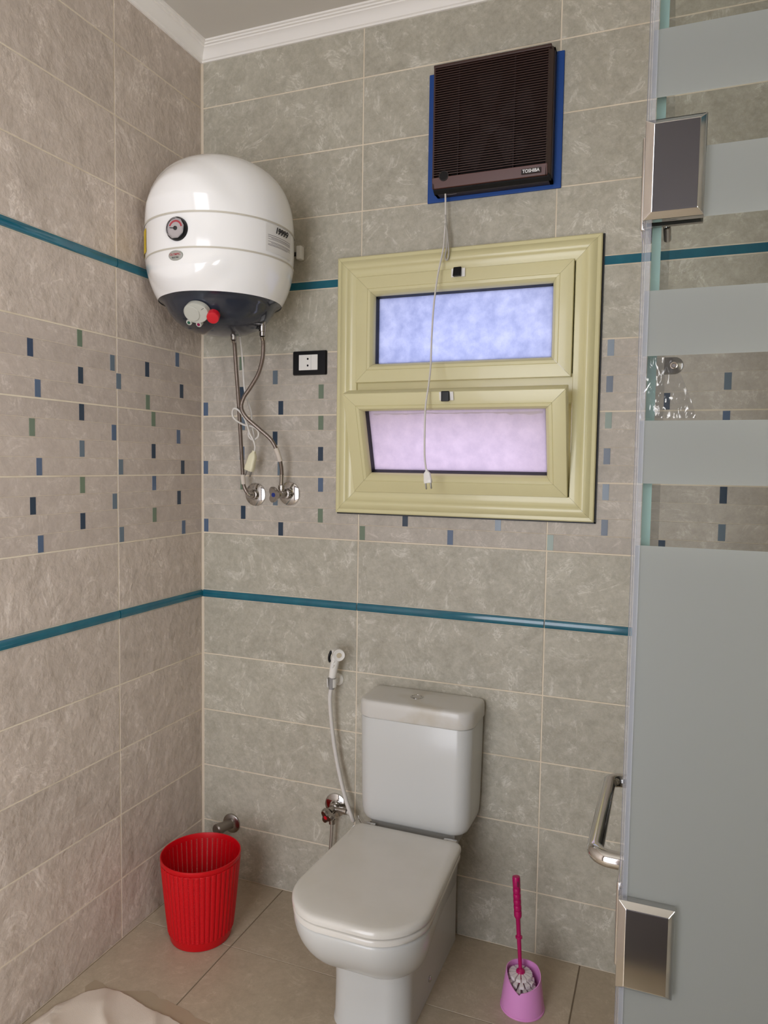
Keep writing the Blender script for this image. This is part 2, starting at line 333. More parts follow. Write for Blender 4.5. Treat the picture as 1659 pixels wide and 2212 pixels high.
def tile_wall(wall, cols, rz, base, m, hole=None, ms=None):
    for c0, c1 in zip(cols[:-1], cols[1:]):
        w = c1-c0
        def one(nm, z0, z1, mm, gap, mesh=None):
            if hole:
                P = hole_pieces(c0, c1, z0, z1, *hole)
                if P is not None:
                    if not P: return
                    cx_, cz_ = (c0+c1)/2, (z0+z1)/2; V, Fs = [], []
                    for p0, p1, q0, q1 in P:
                        e = lambda p, o_, sgn: p+sgn*gap if abs(p-o_) < 1e-6 else p
                        v, f = boxvf(e(p0, c0, 1)-cx_, e(p1, c1, -1)-cx_, 0, .006, e(q0, z0, 1)-cz_, e(q1, z1, -1)-cz_, len(V)); V += v; Fs += f
                    me = bpy.data.meshes.new('tile'); me.from_pydata(V, [], Fs); me.materials.append(mm)
                    put(nm, me, wall, cx_, cz_, rz, base); return
            put(nm, mesh or tile_mesh(w, z1-z0, mm, gap), wall, (c0+c1)/2, (z0+z1)/2, rz, base)
        for l0, l1 in rowsz:
            one('tile', LV[l0], min(LV[l1], CEIL-.002), m, 0.0019)
        for l0, l1 in decor:
            for k in range(4):
                z0 = LV[l0]+k*.05; e0 = .0016 if k == 0 else 0; e1 = .0016 if k == 3 else 0
                one('mosaic_strip', z0+e0, z0+.05-e1, ms or M_STRIP, 0.0005)
        for l0, l1 in (('J5', 'T1'), ('J10', 'T2')):
            one('liner_tile', LV[l0], LV[l1], M_TEAL, 0.0016, bar_mesh(w, LV[l1]-LV[l0], M_TEAL))
tile_wall(wb, [0.004, .5904, 1.1851, 1.780, RX], 0, lambda a: (a, 0.0), M_TILE, hole=(WX0, WX1, WZ0, WZ1))
tile_wall(wl, [0.004, .4172, 1.0121, 1.607, 2.202, 2.797, 2.95], PI/2, lambda a: (0.0, -a), M_TILE_L, ms=M_STRIP_L)
tile_wall(wr, [0.0, .595, 1.19, 1.785, 2.38, 2.95], -PI/2, lambda a: (RX, -a), M_TILE, hole=(1.90, 2.54, 1.19, 1.93))
INS_B = [(.158, 0, 'g'), (.2865, 1, 's'), (.455, 2, 'g'), (.158, 2, 'n'), (.015, 3, 'b'), (.308, 3, 'n'), (.455, 4, 'g'), (.162, 4, 's'), (.287, 5, 'n'), (.455, 6, 'n'), (.160, 6, 'b'), (.015, 7, 'b'), (.306, 7, 's'), (.456, 8, 'b'), (.163, 8, 'g'), (.289, 9, 's'), (.165, 10, 'n'), (.456, 10, 'g'), (.016, 11, 'b'), (.310, 11, 'n'),
         (.749, 10, 'n'), (1.041, 10, 's'), (.605, 11, 'g'), (.895, 11, 'b'), (1.195, 11, 'g'), (1.345, 0, 's'), (1.345, 2, 'n'), (1.345, 4, 'g'), (1.344, 6, 'n'), (1.344, 8, 's'), (1.344, 10, 'n'), (1.643, 2, 's'), (1.643, 4, 'b'), (1.643, 6, 'g'), (1.643, 0, 'n'), (1.644, 8, 'n'), (1.644, 10, 's'), (1.496, 11, 'n'), (1.494, 3, 'n'), (1.495, 7, 'g'),
         (1.79, 3, 'g'), (1.79, 7, 's'), (1.79, 11, 'n'), (1.94, 0, 'n'), (1.94, 4, 's'), (1.94, 8, 'g'), (1.94, 2, 'b'), (1.94, 6, 'n'), (1.94, 10, 'b'), (2.09, 1, 's'), (2.09, 5, 'n'), (2.09, 9, 'g')]
INS_L = [(.561, 0, 'g'), (.728, 1, 'n'), (.436, 1, 's'), (.559, 2, 'n'), (.706, 3, 'b'), (.137, 0, 'b'), (.285, 1, 'n'), (.410, 2, 's'), (.115, 2, 'n'), (.283, 3, 'g'), (.557, 4, 'n'), (.726, 5, 'g'), (.432, 5, 'b'), (.557, 6, 's'), (.257, 4, 'g'), (.132, 5, 'b'), (.257, 6, 'n'), (.705, 7, 'b'), (.404, 7, 's'), (.110, 7, 'n'), (.557, 8, 'g'), (.727, 9, 'n'), (.431, 9, 's'), (.557, 10, 'n'), (.704, 11, 'b'), (.255, 8, 'b'), (.130, 9, 'n'), (.254, 10, 'g'), (.403, 11, 's'), (.106, 11, 'b')]
for t in range(1, 4):                                   # the same pattern goes on along the left wall
    for i, (a, k) in enumerate([(.145, 0), (.018, 1), (.31, 1), (.142, 2), (.29, 3), (.142, 4), (.016, 5), (.309, 5), (.142, 6), (.29, 7), (.142, 8), (.016, 9), (.31, 9), (.142, 10), (.29, 11), (.45, 0), (.45, 2), (.45, 4), (.45, 6), (.45, 8), (.45, 10)]):
        if .4172+.595*(t-1)+a > .74: INS_L.append((.4172+.595*(t-1)+a, k, 'nsgb'[(i*3+t) % 4]))
IM = {}
for k, m in M_INS.items():
    V, Fs = boxvf(-.0088, .0088, -.0009, .004, -.0222, .0222); me = bpy.data.meshes.new('mosaic_insert'); me.from_pydata(V, [], Fs); me.materials.append(m); IM[k] = me
for a, k, c in INS_B: put('mosaic_insert', IM[c], wb, a, LV['J9']-.05*k-.025, 0, lambda a: (a, 0.0))
for a, k, c in INS_L: put('mosaic_insert', IM[c], wl, a, LV['J9']-.05*k-.025, PI/2, lambda a: (0.0, -a))
# floor tiles
fx = [0.0, .326, .821, 1.316, 1.811, RX]; fy = [0.0, .321, .816, 1.311, 1.806, 2.301, 2.95]
for a, b in zip(fx[:-1], fx[1:]):
    for c, d in zip(fy[:-1], fy[1:]):
        me = tile_mesh(b-a, d-c, M_FLOOR, .0009, .0009, .006)
        o = bpy.data.objects.new('floor_tile', me); COL.objects.link(o); o.location = ((a+b)/2, -(c+d)/2, 0); o.rotation_euler = (-PI/2, 0, 0); setp(o, fl)
# caulk in the corner and along the floor
V, Fs = [], []
rings = []
for i in range(60):
    z = CEIL*i/59; j = .0012*noise.noise((z*9, 0, 0)); w = .0032+.0010*noise.noise((0, z*11, 3))
    rings.append([(-.001, .001, z), (-.001, -w-.001, z), (w*.5+j, -w*.5, z), (w+.001, .001, z)])
V, Fs = loft(rings); ck = mk('trim_1', V, Fs, M_CAULK, autosmooth=60); tag(ck, 'pale caulk line in the corner of the walls', kind='structure')
# cornice: profile (projection, drop)
CP = [(0, .048), (.006, .048), (.007, .043), (.011, .041), (.014, .033), (.022, .022), (.030, .016), (.033, .015), (.034, .011), (.040, .010), (.041, .006), (.047, .005), (.048, 0), (0, 0)]
def cornice(name, path_fn, label):
    rings = [[path_fn(k, p, d) for p, d in CP] for k in (0, 1)]
    V, Fs = loft(rings); o = mk(name, V, Fs, M_PLASTER, autosmooth=30); tag(o, label, kind='structure')
cornice('trim_2', lambda k, p, d: ((p if k == 0 else RX-p), -p, CEIL-d), 'white plaster cornice above the window wall')
cornice('trim_3', lambda k, p, d: (p, (-p if k == 0 else FY), CEIL-d), 'white plaster cornice above the left wall')
cornice('trim_4', lambda k, p, d: (RX-p, (-p if k == 0 else FY), CEIL-d), 'white plaster cornice above the right wall')
# darker, glossier patch of floor along the cloth
WP = [(.055, -.590), (.085, -.592), (.115, -.602), (.150, -.598), (.190, -.582), (.223, -.568), (.250, -.571), (.268, -.580), (.292, -.577), (.33, -.583), (.37, -.588), (.40, -.600), (.45, -.603), (.52, -.645), (.58, -.72), (.50, -.80), (.30, -.75), (.10, -.68), (.05, -.62)]
V = [(x, y, .0006) for x, y in WP]; mk('dark_floor_patch', V, [tuple(reversed(range(len(V))))], M_PATCH, fl)

# ------------------------------------------------------------------ window
def ring_members(prefix, x0, x1, z0, z1, prof, m, parent, tf=lambda p: p):
    """prof: (inset, y). four mitred lengths"""
    for side in range(4):
        rings = []
        for end in (0, 1):
            R = []
            for d, y in prof:
                X0, X1, Z0, Z1 = x0+d, x1-d, z0+d, z1-d
                e = .0003
                pts = [((X0+e, Z1), (X1-e, Z1)), ((X0+e, Z0), (X1-e, Z0)), ((X0, Z0+e), (X0, Z1-e)), ((X1, Z0+e), (X1, Z1-e))][side][end]
                R.append(tf(Vector((pts[0], y, pts[1]))))
            rings.append(R)
        V, Fs = loft(rings)
        if side in (1, 2): Fs = [tuple(reversed(f)) for f in Fs]
        o = mk(prefix + ('_rail' if side < 2 else '_stile'), V, Fs, m, parent, autosmooth=28)
        import bmesh
        bm = bmesh.new(); bm.from_mesh(o.data); bmesh.ops.recalc_face_normals(bm, faces=bm.faces); bm.to_mesh(o.data); bm.free()
win = empty('window_1', (0.917, 0, 1.304), 'cream aluminium window with two obscure panes, lower sash tilted open', None); win['kind'] = 'structure'
OX0, OX1, OZ0, OZ1 = .5185, 1.3155, 1.3055, 2.1000
FP = [(0, .0), (0, -.017), (.003, -.020), (.012, -.021), (.016, -.024), (.022, -.0275), (.030, -.029), (.036, -.0275), (.040, -.024), (.045, -.0215), (.056, -.0205), (.068, -.0200), (.0695, -.018), (.0695, .055), (.03, .055), (.03, .0)]
ring_members('frame', OX0, OX1, OZ0, OZ1, FP, M_CREAM, win)
ring_members('frame_stop', OX0, OX1, OZ0, OZ1, [(.066, .021), (.098, .021), (.098, .050), (.066, .050)], M_CREAM, win)
boxes('shadow_line', [(OX1, OX1+.005, -.004, .001, OZ0-.004, OZ1+.002), (OX0-.001, OX1+.004, -.004, .001, OZ0-.005, OZ0), (OX0, OX1, -.002, .001, OZ1, OZ1+.002)], M_BLACK, win)  # black strips paint the shadow line around the frame
bbox('transom', (OX0+.066, OX1-.066, -.0135, .05, 1.640, 1.722), M_CREAM, win, .0015)
def sash(z0, z1, x0, x1, tf, pane_m, label, sx=None):
    s = bpy.data.objects.new('sash', None); COL.objects.link(s); s.location = (0, 0, 0); setp(s, win); s['label'] = label
    P = [(0, .020), (0, -.026), (.0015, -.0285), (.010, -.0295), (.037, -.0295), (.038, -.0283), (.039, -.0295), (.047, -.029), (.053, -.024), (.057, -.016), (.0585, -.010), (.0585, .020)]
    def pp(o):
        o.parent = s; o.matrix_parent_inverse = Matrix.Translation(-Vector(win.location))
    before = set(bpy.data.objects)
    ring_members('sash', x0, x1, z0, z1, P, M_CREAM, None, tf)
    g0 = .0585
    ring_members('gasket', x0, x1, z0, z1, [(g0-.002, -.008), (g0+.0006, -.008), (g0+.0030, .013), (g0+.0030, .020), (g0-.002, .020)], M_BLACK, None, tf)
    v, f = boxvf(x0+g0, x1-g0, .013, .017, z0+g0, z1-g0); mk('pane', [tf(Vector(q)) for q in v], f, pane_m)
    xc = (x0+x1)/2 + (sx or 0); zc = z1-.013
    for nm, b, m, bv in (('latch_plate', (xc-.021, xc+.021, -.0345, -.029, zc-.0125, zc+.0125), M_WPL, .0015), ('latch_knob', (xc-.0135, xc+.0105, -.047, -.0345, zc-.0125, zc+.0155), M_BLKP, .003)):
        v, f = boxvf(*b)
        if nm == 'latch_knob': v = [(x, y+(.008 if (z > zc and y < -.04) else 0), z) for x, y, z in v]
        o = mk(nm, [tf(Vector(q)) for q in v], f, m); bevel_mod(o, bv, 3)
    for o in set(bpy.data.objects)-before: o.parent = None; setp(o, s)
sash(1.7115, 2.0345, .5865, 1.2430, lambda p: p, M_PANE, 'closed upper sash with bluish obscure pane', -.002)
LH = 1.3775; TILT = math.radians(17.5)
def tf_low(p):
    dz = p.z-LH; y = p.y+.012
    return Vector((p.x, -.012 + y*math.cos(TILT) - dz*math.sin(TILT), LH + dz*math.cos(TILT) + y*math.sin(TILT)))
sash(LH, LH+.311, .5865, 1.2430, tf_low, M_PANE2, 'lower sash tilted inwards with dusty pinkish pane', -.004)
# dust line gathered along the lower pane's top
V = []; Fs = []
for i in range(40):
    x = .662+.512*i/39; w = .001+.006*abs(noise.noise((x*32, 0, 0)))+(.004 if i > 31 else 0); zz = LH+.311-.0585-.014+.002*noise.noise((x*15, 2, 0))
    V += [tf_low(Vector((x, .0127, zz-w))), tf_low(Vector((x, .0127, zz+.001)))]
    if i: Fs.append((2*i-2, 2*i, 2*i+1, 2*i-1))
dl = mk('dust_line', V, Fs, mat('window_dust', (214, 200, 204), 0.9)); setp(dl, [c for c in win.children if c.name.startswith('sash')][1])

w2 = boxes('side_light_opening', [(RX-.015, RX+.06, -2.58, -2.53, 1.15, 1.97), (RX-.015, RX+.06, -1.91, -1.86, 1.15, 1.97), (RX-.015, RX+.06, -2.53, -1.91, 1.15, 1.20), (RX-.015, RX+.06, -2.53, -1.91, 1.92, 1.97)], M_CREAM)  # unseen opening, made up to let the side fill in
tag(w2, 'cream frame of an added side opening for fill light', kind='structure')

# ------------------------------------------------------------------ extractor fan
bp_ = bbox('fan_backing_board', (.805, 1.197, -.006, .0, 2.2385, 2.6095), M_BLUE, None, .002)
tag(bp_, 'blue painted board on the wall behind the brown extractor fan', 'board')
fan = empty('extractor_fan', (1.0, -.006, 2.25), 'dark brown louvred extractor fan on a blue board above the window', 'fan')
X0, X1, Z0, Z1, YB, YF = .836, 1.176, 2.249, 2.606, -.007, -.062
boxes('housing', [(X0+.002, X1, YB-.028, YB, Z0, Z0+.008), (X0+.002, X1, YB-.028, YB, Z1-.008, Z1), (X0+.002, X0+.010, YB-.028, YB, Z0, Z1), (X1-.008, X1, YB-.028, YB, Z0, Z1), (X0+.008, X1-.008, YB-.004, YB, Z0+.006, Z1-.006)], M_BROWN2, fan)
V, Fs = loft([[(X0, YB-.024, Z0), (X1, YB-.024, Z0), (X1, YB-.024, Z0+.012), (X0, YB-.024, Z0+.012)], [(X0+.002, YF+.010, Z0+.006), (X1-.006, YF+.010, Z0+.006), (X1-.006, YF+.010, Z0+.016), (X0+.002, YF+.010, Z0+.016)]])
mk('bottom_duct_lip', V, Fs, M_DARK, fan)
gx0, gx1, gz0, gz1 = X0, X1-.010, Z0+.010, Z1-.002
# front grille: frame (stiles with chamfer), bottom bar, top bar
bbox('grille_stile', (gx0, gx0+.006, YF+.002, YF+.035, gz0, gz1), M_BROWN, fan, .002)
V, Fs = loft([[(gx1-.004, YF, z), (gx1+.007, YF+.022, z), (gx1+.007, YF+.040, z), (gx1-.004, YF+.030, z)] for z in (gz0, gz1)])
mk('grille_stile', V, Fs, M_BROWN, fan)
bbox('grille_top_bar', (gx0, gx1+.004, YF, YF+.035, gz1-.009, gz1), M_BROWN, fan, .002)
V, Fs = boxvf(gx0, gx1+.001, YF-.001, YF+.012, gz0, gz0+.030); gb = mk('grille_bottom_bar', [(x, y+(.006 if z < gz0+.01 else 0), z) for x, y, z in V], Fs, mat('red_brown_plastic', (82, 46, 38), .42), fan); bevel_mod(gb, .002)
boxes('dark_backing', [(gx0+.004, gx1, YF+.026, YF+.028, gz0, gz1)], M_DARK, fan)  # near-black sheet paints the shade in the gaps between slats
NS = 45; v, f = boxvf(-(gx1-gx0)/2+.004, (gx1-gx0)/2-.002, -.0045, .004, -.0011, .0011)
v = [(x, y, z-(.0012 if y < 0 else 0)) for x, y, z in v]
sm = bpy.data.meshes.new('louvre_slat'); sm.from_pydata(v, [], f); sm.materials.append(M_BROWN)
zs = gz0+.034; dz = (gz1-.010-zs)/NS
for i in range(NS):
    link_mesh('louvre_slat', sm, fan, ((gx0+gx1)/2, YF+.005, zs+dz*(i+.6)))
for xx in (gx0+.075, gx0+.235): bbox('slat_rib', (xx-.001, xx+.001, YF+.006, YF+.024, gz0+.02, gz1-.004), M_BROWN2, fan)
# fan blades and motor hub behind the grille
for k in range(5):
    a = 2*PI*k/5+.3; c, s = math.cos(a), math.sin(a); R = []
    for r, w, tw in ((.03, .018, .006), (.08, .035, .004), (.125, .045, .003)):
        R.append([Vector((1.0+r*c-w*s*q, YF+.0275-.001*q, 2.43+r*s+w*c*q)) for q in (-1, 1)])
    V = [p for q in R for p in q]; mk('blade', [(p.x, p.y-.0022, p.z) for p in V], [(0, 1, 3, 2), (2, 3, 5, 4)], M_BROWN2, fan)
lathe('hub', [(.03, 0), (.03, .004), (.026, .006)], (1.0, YF+.0262, 2.43), M_BROWN2, fan, 'y-')
lathe('cord_hole_ring', [(.0145, 0), (.0145, .0075), (.0125, .0075), (.0125, .001)], (.872, YF+.006, gz0+.032), M_BROWN2, fan, 'y-', 28, cap=(True, True))
lathe('cord_hole', [(.0124, 0), (.0124, .0015)], (.872, YF+.0008, gz0+.032), M_DARK, fan, 'y-', 28)
boxes('badge', [(1.096, 1.150, YF-.0022, YF, 2.2655, 2.2790)], M_BROWN2, fan)
text_mesh('badge_lettering', 'TOSHIBA', .0125, M_WHTPRINT, fan, frame_mat((1.1230, YF-.0026, 2.2722), (1, 0, 0), (0, 0, 1)), .0004, 0, .92, .00025)
boxes('rating_sticker', [(.874, .902, YB-.024, YB-.0235, Z0-.0015, Z0-.0005)], M_GRYPRINT, fan)

# fan cord with plug, hanging past the window
fc = empty('fan_power_cord', (.86, -.03, 1.39), 'long white power cord with plug hanging from the fan across the window', 'cord')
tube('cable', [(.870, -.035, 2.250), (.870, -.030, 2.184), (.868, -.030, 2.131), (.869, -.045, 2.087), (.859, -.060, 2.011), (.854, -.075, 1.929), (.854, -.090, 1.840), (.859, -.112, 1.744), (.862, -.138, 1.683), (.857, -.146, 1.624), (.856, -.146, 1.545), (.857, -.146, 1.485), (.863, -.146, 1.440)], .0026, M_CORD, fc)
tube('cable_loop', [(.871, -.034, 2.19), (.876, -.034, 2.143), (.877, -.037, 2.095), (.873, -.037, 2.069), (.879, -.037, 2.059), (.884, -.037, 2.075), (.881, -.037, 2.115), (.876, -.036, 2.150), (.871, -.036, 2.165)], .0024, mat('grey_cable', (176, 172, 164), .5), fc)
def plug_body(parent, top, bot, w0, w1, d, m, pins, pl, pr):
    top, bot = Vector(top), Vector(bot); ax = (bot-top).normalized(); sx = ax.cross(Vector((0, 1, 0))).normalized(); sy = sx.cross(ax)
    rings = []
    L = (bot-top).length
    for t, w, dd in ((0, w0*.6, d*.5), (.10, w0*.62, d*.5), (.14, w0, d*.7), (.30, w1*.85, d*.8), (.70, w1*.95, d*.9), (.74, w1*1.02, d), (.97, w1*1.02, d), (1, w1*.95, d*.9)):
        c = top+ax*L*t; q = rpoly([(-w, -dd), (w, -dd), (w, dd), (-w, dd)], [min(w, dd)*.6]*4, 4); rings.append([c+sx*a+sy*b for a, b in q])
    V, Fs = loft(rings); o = mk('plug', V, Fs, m, parent, autosmooth=45)
    for off in pins: lathe('pin', [(pr, 0), (pr, pl*.9), (pr*.6, pl)], bot+sx*off, M_PIN, parent, ax, 12)
plug_body(fc, (.8635, -.146, 1.447), (.8690, -.146, 1.408), .0050, .0115, .006, M_WPL, (-.0075, .0075), .017, .0022)

# ------------------------------------------------------------------ wall socket
so = empty('wall_socket', (.4155, 0, 1.7825), 'black framed wall socket with white two-pin insert, left of the window', 'socket')
q = rpoly([(-.0605, -.0385), (.0605, -.0385), (.0605, .0385), (-.0605, .0385)], [.004]*4, 4)
V, Fs = loft([[(.4155+a*s, y, 1.7825+b*s) for a, b in q] for s, y in ((1, 0), (1, -.005), (.96, -.0095), (.955, -.010))]); mk('cover_frame', V, Fs, M_BLKP, so, autosmooth=30)
bbox('outlet_insert', (.3795, .4465, -.0120, -.009, 1.7590, 1.8080), M_WPL, so, .001)
for zz in (1.7945, 1.7735): 
    lathe('pin_hole', [(.0033, 0), (.0033, .0006)], (.4120, -.0119, zz), M_BLKP, so, 'y-', 16)
boxes('module_line', [(.4235, .4240, -.0123, -.0119, 1.7600, 1.8070)], M_GRYPRINT, so)

# ------------------------------------------------------------------ water heater
HX, HY = .237, -.240
he = empty('water_heater', (HX, HY, 1.835), 'white rounded electric water heater with gauge and charcoal base, in the corner', 'water heater')
def hr(z, th):
    """shell radius: barrel with domed ends; the front carries a lens-shaped bulge"""
    zc = 2.0845
    if z > zc: t = (z-zc)/(2.346-zc); r = .2175*max(0, 1-t**3.4)**(1/2.1)
    else: t = (zc-z)/(zc-1.800); r = .2175*max(0, 1-t**2.35)**(1/1.45)
    r = max(r, .004)
    s = math.sin(th)*r; front = math.cos(th)
    if front > 0:
        e = math.hypot(s/.170, (z-zc)/(.205 if z > zc else .165))
        w = min(1, max(0, (abs(z-zc)-.046)/.05))
        if e < 1: r += .060*min(1-e, .24)*w*front
    return r
def shell(name, zs, m, n=96, off=0.0, capb=False, capt=False):
    rings = [[(HX+math.sin(2*PI*k/n)*(hr(z, 2*PI*k/n)+off), HY-math.cos(2*PI*k/n)*(hr(z, 2*PI*k/n)+off), z) for k in range(n)] for z in zs]
    V, Fs = loft(rings, capb, capt); return mk(name, V, Fs, m, he, autosmooth=60)
def lin(a, b, n): return [a+(b-a)*i/(n-1) for i in range(n)]
shell('top_shell', lin(2.132, 2.34, 36)+[2.3445, 2.3458], M_HEAT, capt=True)
shell('middle_band', lin(2.038, 2.1315, 6), M_HEAT, off=-.0006)
shell('seam', [2.1295, 2.1305, 2.1335, 2.1345], M_GRYPRINT if False else mat('seam_grey', (196, 190, 176), .5), off=.0008)
shell('seam', [2.0355, 2.0365, 2.0395, 2.0405], mat('seam_grey'), off=.0008)
shell('lower_shell', lin(1.930, 2.0375, 26), M_HEAT)
# charcoal cap: from the lower shell down to a shallow dish
n = 96; rings = []
for z, r in ((1.932, None), (1.924, .164), (1.912, .158), (1.896, .148), (1.878, .133), (1.862, .112), (1.850, .085), (1.843, .055), (1.840, .02)):
    rings.append([(HX+math.sin(2*PI*k/n)*(r if r else hr(1.932, 2*PI*k/n)-.001), HY-math.cos(2*PI*k/n)*(r if r else hr(1.932, 2*PI*k/n)-.001), z) for k in range(n)])
V, Fs = loft(list(reversed(rings))); mk('base_cap', V, Fs, M_HEATD, he, autosmooth=60)
def on_shell(th, z): r = hr(z, th); return Vector((HX+math.sin(th)*r, HY-math.cos(th)*r, z))
# gauge
gth = math.radians(2); gp = on_shell(gth, 2.0870); gn = Vector((math.sin(gth), -math.cos(gth), 0))
gd = lathe('gauge', [(.0315, -.012), (.0315, .006), (.029, .011), (.0265, .012), (.0265, .0085), (.001, .0085)], gp, M_BLKP, he, gn, 40)
lathe('dial_face', [(.0262, .0086), (.0262, .0092)], gp, M_DIAL, gd, gn, 40)
lathe('gauge_cover', [(.0285, .0118), (.0272, .0132), (.026, .0134)], gp, mat('worn_clear_cover', (160, 154, 154), .3), gd, gn, 9, cap=(False, False))
gx = Vector((0, 0, 1)).cross(gn).normalized()
V, Fs = [], []
for i in range(25):
    a = math.radians(160-150*i/24)
    for r in (.0165, .0215): V.append(gp+gn*.0096+gx*math.cos(a)*r+Vector((0, 0, 1))*math.sin(a)*r)
    if i: Fs.append((2*i-2, 2*i-1, 2*i+1, 2*i))
mk('red_scale', V, Fs, M_REDPRINT, gd)
lathe('needle_hub', [(.0055, .0092), (.0055, .0115), (.004, .012)], gp, M_BLKPRINT, gd, gn, 20)
nv = [gp+gn*.0105+gx*a+Vector((0, 0, b)) for a, b in ((-.001, -.0014), (-.018, .0012), (-.018, .0032), (-.001, .0014))]; mk('needle', nv, [(0, 1, 2, 3)], M_BLKPRINT, gd)
# oval badge with lettering
op = on_shell(math.radians(1), 2.0165); on_ = Vector((0.01, -1, -.16)).normalized(); oup = Vector((0, 0, 1)); ox = oup.cross(on_).normalized(); oy = on_.cross(ox)
V, Fs = loft([[op+on_*h+ox*math.cos(2*PI*k/36)*a+oy*math.sin(2*PI*k/36)*b for k in range(36)] for h, a, b in ((-.006, .022, .0135), (.0030, .022, .0135), (.0038, .0208, .0123))]); ob = mk('badge', V, Fs, mat('grey_badge', (160, 160, 152), .35), he, autosmooth=40)
MB_ = frame_mat(op+on_*.0041+oy*.0030, ox, oy); text_mesh('badge_lettering', 'OLYMPIC', .0085, M_REDPRINT, ob, MB_, .0002, 0, 1.0, .0001)
MB_ = frame_mat(op+on_*.0041-oy*.0048, ox, oy); text_mesh('badge_lettering', 'ELECTRIC', .0052, M_BLKPRINT, ob, MB_, .0002, 0, 1.0, .0001)
# printed label on the right flank: curved patch with lines of print
def patch(name, th0, th1, z0, z1, m, off=.0008, n=8, parent=he):
    V, Fs = [], []
    for i in range(n+1):
        th = th0+(th1-th0)*i/n
        for z in (z0, z1):
            r = .2175+off; V.append((HX+math.sin(th)*r, HY-math.cos(th)*r, z))
        if i: Fs.append((2*i-2, 2*i, 2*i+1, 2*i-1))
    return mk(name, V, Fs, m, parent, smooth=True)
lb = patch('data_label', math.radians(68), math.radians(100), 2.049, 2.126, mat('label_paper', (226, 224, 220), .5))
for k, (a, b) in enumerate(((.071, .0725), (.066, .0675), (.063, .0642), (.060, .0612), (.053, .0542), (.050, .0512), (.046, .0472), (.043, .0442))):
    patch('print_line', math.radians(70+(3 if k in (2, 5) else 0)), math.radians(98-(5 if k == 7 else 0)), 2.0320+a-.008, 2.0320+b-.008, M_GRYPRINT, .0011, 6, lb)
th = math.radians(84); tn = Vector((math.sin(th), -math.cos(th), 0)); tx = Vector((0, 0, 1)).cross(tn)
text_mesh('print_number', '19999', .024, M_BLKPRINT, lb, frame_mat(Vector((HX, HY, 0))+tn*.2200+Vector((0, 0, 2.112)), tx, (0, 0, 1)), .0002, .3, 1.0, .0008)
patch('energy_sticker', math.radians(-62), math.radians(-38), 2.052, 2.118, M_YEL)
# thermostat dial with lamps and red knob on the base cap
kp = Vector((.252, -.392, 1.877)); kn = Vector((.10, -.80, -.62)).normalized(); kx = Vector((0, 0, 1)).cross(kn).normalized(); ky = kn.cross(kx)
def kdisc(name, off, r, h0, h1, m, par, n=36):
    c = kp+kx*off[0]+ky*off[1]; return lathe(name, [(r, h0), (r, h1), (r*.93, h1+.0015)], c, m, par, kn, n)
V, Fs = loft([[kp+kn*h+kx*a*s+ky*b*s for a, b in [((.040 if math.cos(t) > 0 else .034)*math.cos(t)+.004, .030*math.sin(t)) for t in [2*PI*k/48 for k in range(48)]]] for h, s in ((-.012, 1), (.005, 1), (.0068, .96))])
th_ = mk('thermostat_plate', V, Fs, M_GREYP, he, autosmooth=40)
kdisc('thermostat_cap', (-.004, 0), .0225, .004, .0085, M_GREYP, th_)
for off, cm in (((-.024, -.027), mat('green_lens', (40, 90, 70), .3)), ((.004, -.034), mat('magenta_lens', (130, 10, 70), .3))):
    kdisc('lamp_bezel', off, .0085, -.008, .0045, M_GREYP, th_, 20); kdisc('indicator_lamp', off, .0045, .004, .006, cm, th_, 16)
rp = Vector((.306, -.3805, 1.864)); rn = Vector((.30, -.74, -.60)).normalized(); lathe('red_knob', [(.0175, -.012), (.0175, .006), (.0160, .009), (.012, .0095)], rp, M_REDP, he, rn, 32)
V = [kp+kn*.0072+kx*a+ky*b for a, b in ((.026, .009), (.036, .014), (.0365, .0155), (.0265, .0105))]; mk('dial_mark', V, [(0, 1, 2, 3)], M_BLKPRINT, th_)
# wall bracket and inlet stubs
bbox('wall_hook', (.375, .393, -.028, -.004, 2.108, 2.150), M_WPL, he, .003)
tube('hook_bolt', [(.372, -.012, 2.128), (.360, -.03, 2.124), (.335, -.05, 2.126)], .007, M_BLACK, he, 10, 3)
for nm, p in (('outlet_stub', (.256, -.200)), ('inlet_stub', (.357, -.200))):
    lathe(nm, [(.009, 0), (.009, .012), (.011, .013), (.011, .03), (.009, .031), (.009, .05)], (p[0], p[1], 1.832 if nm == 'outlet_stub' else 1.838), M_CHROME2, he, 'z', 18)
tube('relief_lever', [(.357, -.2, 1.858), (.340, -.21, 1.862), (.318, -.215, 1.868)], .003, M_BLACK, he, 8, 3)
